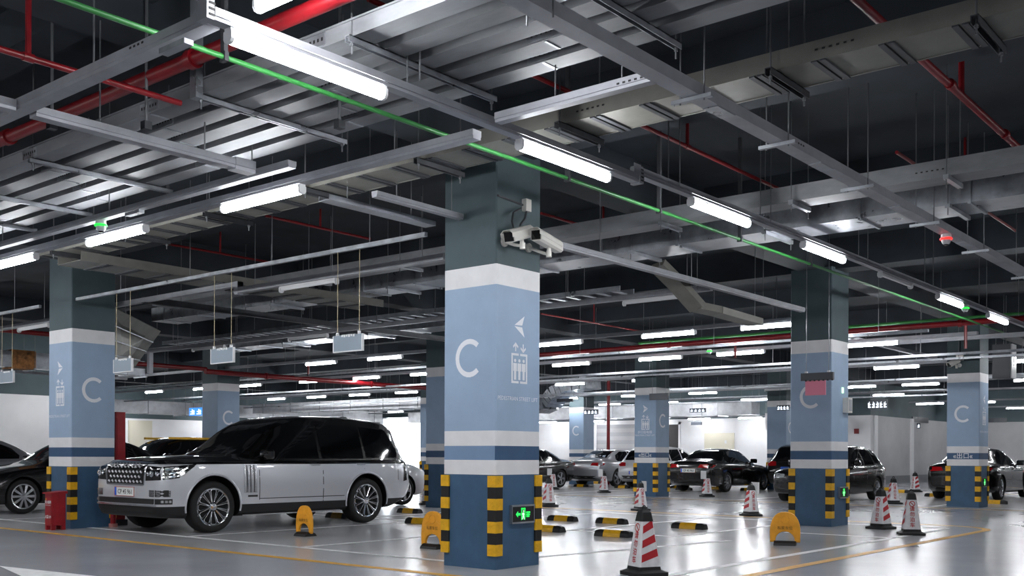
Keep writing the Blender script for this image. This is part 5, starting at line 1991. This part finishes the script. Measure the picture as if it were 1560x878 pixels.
g = part('grille', patch(MB(), bvh, [(-.5, .745), (.5, .745), (.54, 1.03), (-.54, 1.03)], ('x', -1), .006, .02), M_gloss)
mb = MB()
for row in range(4):
    z = .785 + row * .072
    for k in range(10):
        y = -.45 + k * .1 + (.05 if row % 2 else 0)
        if abs(y) > .48:
            continue
        p, n = project(bvh, y, z, ('x', -1))
        p = p + n * .014
        mb.add([p + Vector((0, -.036, -.008)), p + Vector((0, -.006, -.024)), p + Vector((0, .036, .008)), p + Vector((0, .006, .024)), p + n * .02],
               [[0, 1, 4], [1, 2, 4], [2, 3, 4], [3, 0, 4]])
part('grille_mesh', mb, mat('grille_silver', (215, 217, 222), .3, .45), False, g)['kind'] = 'stuff'
mb = MB()
for a, b in (((-.52, .74), (.52, .74)), ((-.52, .74), (-.56, 1.035)), ((.52, .74), (.56, 1.035))):
    strip(mb, bvh, a, b, .022, ('x', -1), .012)
part('grille_surround', mb, M_chrome, True, g)
mb = MB()
for k in range(9):
    y = -.36 + k * .09
    p, n = project(bvh, y, 1.05, ('x', -1))
    mb.box(p.x - .012, p.x + .01, y - .025, y + .025, p.z - .012, p.z + .012)
part('bonnet_lettering', mb, M_chrome, False)
for sg in (-1, 1):
    mb = MB()
    patch(mb, bvh, [(sg * .56, .80), (sg * .868, .81), (sg * .868, 1.0), (sg * .58, 1.02)], ('x', -1), .006, .02, .08)
    patch(mb, bvh, [(.028, .81), (.3, .84), (.48, .96), (.6, 1.045), (.3, 1.02), (.028, 1.0)], ('y', sg), .006, .02, .08)
    h = part('headlight', mb, M_gloss)
    mb = MB()
    for cy, rr_ in ((.64, .032), (.74, .05), (.84, .035)):
        p, n = project(bvh, sg * cy, .905, ('x', -1))
        Mx = n.to_track_quat('Z', 'Y').to_matrix().to_4x4()
        Mx.translation = p + n * .006
        mb.lathe([(rr_, 0), (rr_, .012), (rr_ * .75, .014), (rr_ * .6, .004), (rr_ * .3, .014), (0, .018)], 14, Mx)
    for a, b in (((.06, .90), (.28, .92)), ((.28, .91), (.44, 1.0)), ((.06, .85), (.3, .875)), ((.1, .96), (.3, .98))):
        strip(mb, bvh, a, b, .022, ('y', sg), .012)
    part('light_elements', mb, M_chrome, True, h)
    # bumper vents
    mb = patch(MB(), bvh, [(sg * .66, .565), (sg * .868, .565), (sg * .868, .665), (sg * .66, .665)], ('x', -1), .003, .01, .08)
    patch(mb, bvh, [(.028, .565), (.17, .565), (.17, .665), (.028, .665)], ('y', sg), .003, .01, .08)
    v = part('bumper_vent', mb, M_plast)
    mb = MB()
    for k in range(4):
        z = .585 + k * .024
        strip(mb, bvh, (sg * .66, z), (sg * .868, z), .011, ('x', -1), .01)
        strip(mb, bvh, (.028, z), (.17, z), .011, ('y', sg), .01)
    part('vent_slats', mb, M_alu, True, v)
    mb = MB()
    patch(mb, bvh, [(.028, .455), (.2, .455), (.2, .535), (.028, .535)], ('y', sg), .004, .01, .08)
    part('fog_recess', mb, M_plast)
    mb = MB()
    for k in range(3):
        p, n = project(bvh, .06 + k * .05, .495, ('y', sg))
        mb.box(p.x - .018, p.x + .018, p.y - .01 + sg * .008, p.y + .01 + sg * .008, .477, .513)
    part('fog_light', mb, M_lens, False)
    # wing gills
    for k in range(4):
        part('wing_gill', strip(MB(), bvh, (1.44 + k * .068, .60), (1.44 + k * .068, 1.03), .034, ('y', sg), .014), M_alu)
    mb = MB()
    for k in range(3):
        strip(mb, bvh, (1.478 + k * .068, .60), (1.478 + k * .068, 1.03), .012, ('y', sg), .004)
    part('gill_shadow_slots', mb, M_plast)
    part('sill_badge', strip(MB(), bvh, (1.5, .545), (1.68, .545), .03, ('y', sg), .006), M_gloss)
    part('waist_chrome', strip(MB(), bvh, (1.75, 1.047), (4.86, 1.047), .012, ('y', sg), .006), M_gloss)
    mb = MB()
    patch(mb, bvh, [(4.93, .72), (5.05, .74), (5.05, 1.06), (4.97, 1.07)], ('y', sg), .006, .02, .08)
    patch(mb, bvh, [(sg * .84, .74), (sg * .74, .74), (sg * .74, 1.04), (sg * .84, 1.04)], ('x', 1), .006, .02, .08)
    part('tail_light', mb, M_gloss)
    mb = MB()
    mb.box(1.45, 3.45, sg * .86 - .06, sg * .86 + .06, .235, .27)
    part('side_step', mb, M_alu, False)
    mb = MB()
    for xw in (D['spec']['xf'], D['spec']['xr']):
        pts = []
        for k in range(25):
            a = math.radians(-12 + 204 * k / 24)
            u, v_ = xw + .484 * math.cos(a), .405 + .484 * math.sin(a)
            p, n = project(bvh, u, max(v_, .32), ('y', sg))
            pts.append(p + n * .004)
        part('arch_lip', MB().tube(pts, .014, 6), mat('silver_trim', (206, 208, 214), .28, .35, coat=1.0))
mb = patch(MB(), bvh, [(-.868, .455), (.868, .455), (.868, .535), (-.868, .535)], ('x', -1), .004, .01, .1)
part('lower_intake', mb, M_plast)
part('bumper_blade', strip(MB(), bvh, (-.82, .435), (.82, .435), .03, ('x', -1), .02), M_alu)
p, n = project(bvh, 4.25, 0.0, ('z', 1))
MB().prism([(4.15, p.z - .005), (4.38, p.z - .012), (4.36, p.z + .045), (4.28, p.z + .05)], 'y', -.03, .03).build('roof_fin', M_gloss, R)

# --- other cars
PB = paint('black_car_paint', (9, 9, 11))
PS = paint('silver_car_paint', (176, 178, 184), .5, .3)
PWH = paint('white_car_paint', (206, 208, 212), .1, .3)
PG = paint('grey_car_paint', (140, 142, 148), .5, .3)
PBR = paint('dark_brown_black_paint', (12, 11, 12))
car('sedan', 'ten', PB, 'black sedan with ten-spoke wheels nosing out behind the red extinguisher box', 8.6, 21.3, -1, (1, 1, 1.03))
car('sedan', 'ten', PG, 'grey sedan parked behind the black one by the grey wall', 8.0, 26.1, -1, (1, 1, 1.08))
o, D2 = car('suv', 'five', PB, 'dark car with yellow roof edges seen over the bonnet of the two-tone car', 13.6, 25.6, -1)
MB().box(2.0, 3.9, -.64, -.58, 1.6, 1.66).build('roof_rail', M_yel, o)
MB().box(2.0, 3.9, .58, .64, 1.6, 1.66).build('roof_rail', M_yel, o)
car('suv', 'five', PWH, 'white SUV peeking out between the two-tone car and the pillar', 18.15, 18.5, 1)
car('sedan', 'five', PB, 'black coupe-like sedan half hidden by the camera pillar', 27.15, 24.05, -1)
car('sedan', 'five', PS, 'silver sedan with red tail lights next to the white hatchback', 37.15, 23.15, 1)
car('suv', 'five', PWH, 'white hatchback with a pale number plate beside the lift caption pillar', 36.6, 20.55, 1, (1, 1, .93), plates=[('rear', .62, 'CP 45 961', False)])
car('sedan', 'ten', PB, 'black sedan seen from behind with a pale number plate before the white wall', 34.7, 17.2, 1, (.97, 1, 1), plates=[('rear', .72, 'CP 45 961', False)])
car('suv', 'five', PBR, 'black estate car with a blue number plate behind the front-facing hatchback', 37.5, 15.0, 1, plates=[('rear', .78, '8 P', True)])
car('suv', 'five', PB, 'black hatchback facing out with chrome headlights behind the second pillar', 25.3, 11.2, -1, (.88, .96, .9), plates=[('front', .56, '8 P', True)])
car('sedan', 'five', PB, 'black sedan behind the exit-lettering pillar with red tail lights', 34.7, 8.65, 1)
car('sedan', 'five', PB, 'black car partly out of frame beside the sedan at the exit-lettering pillar', 34.4, 6.1, 1)
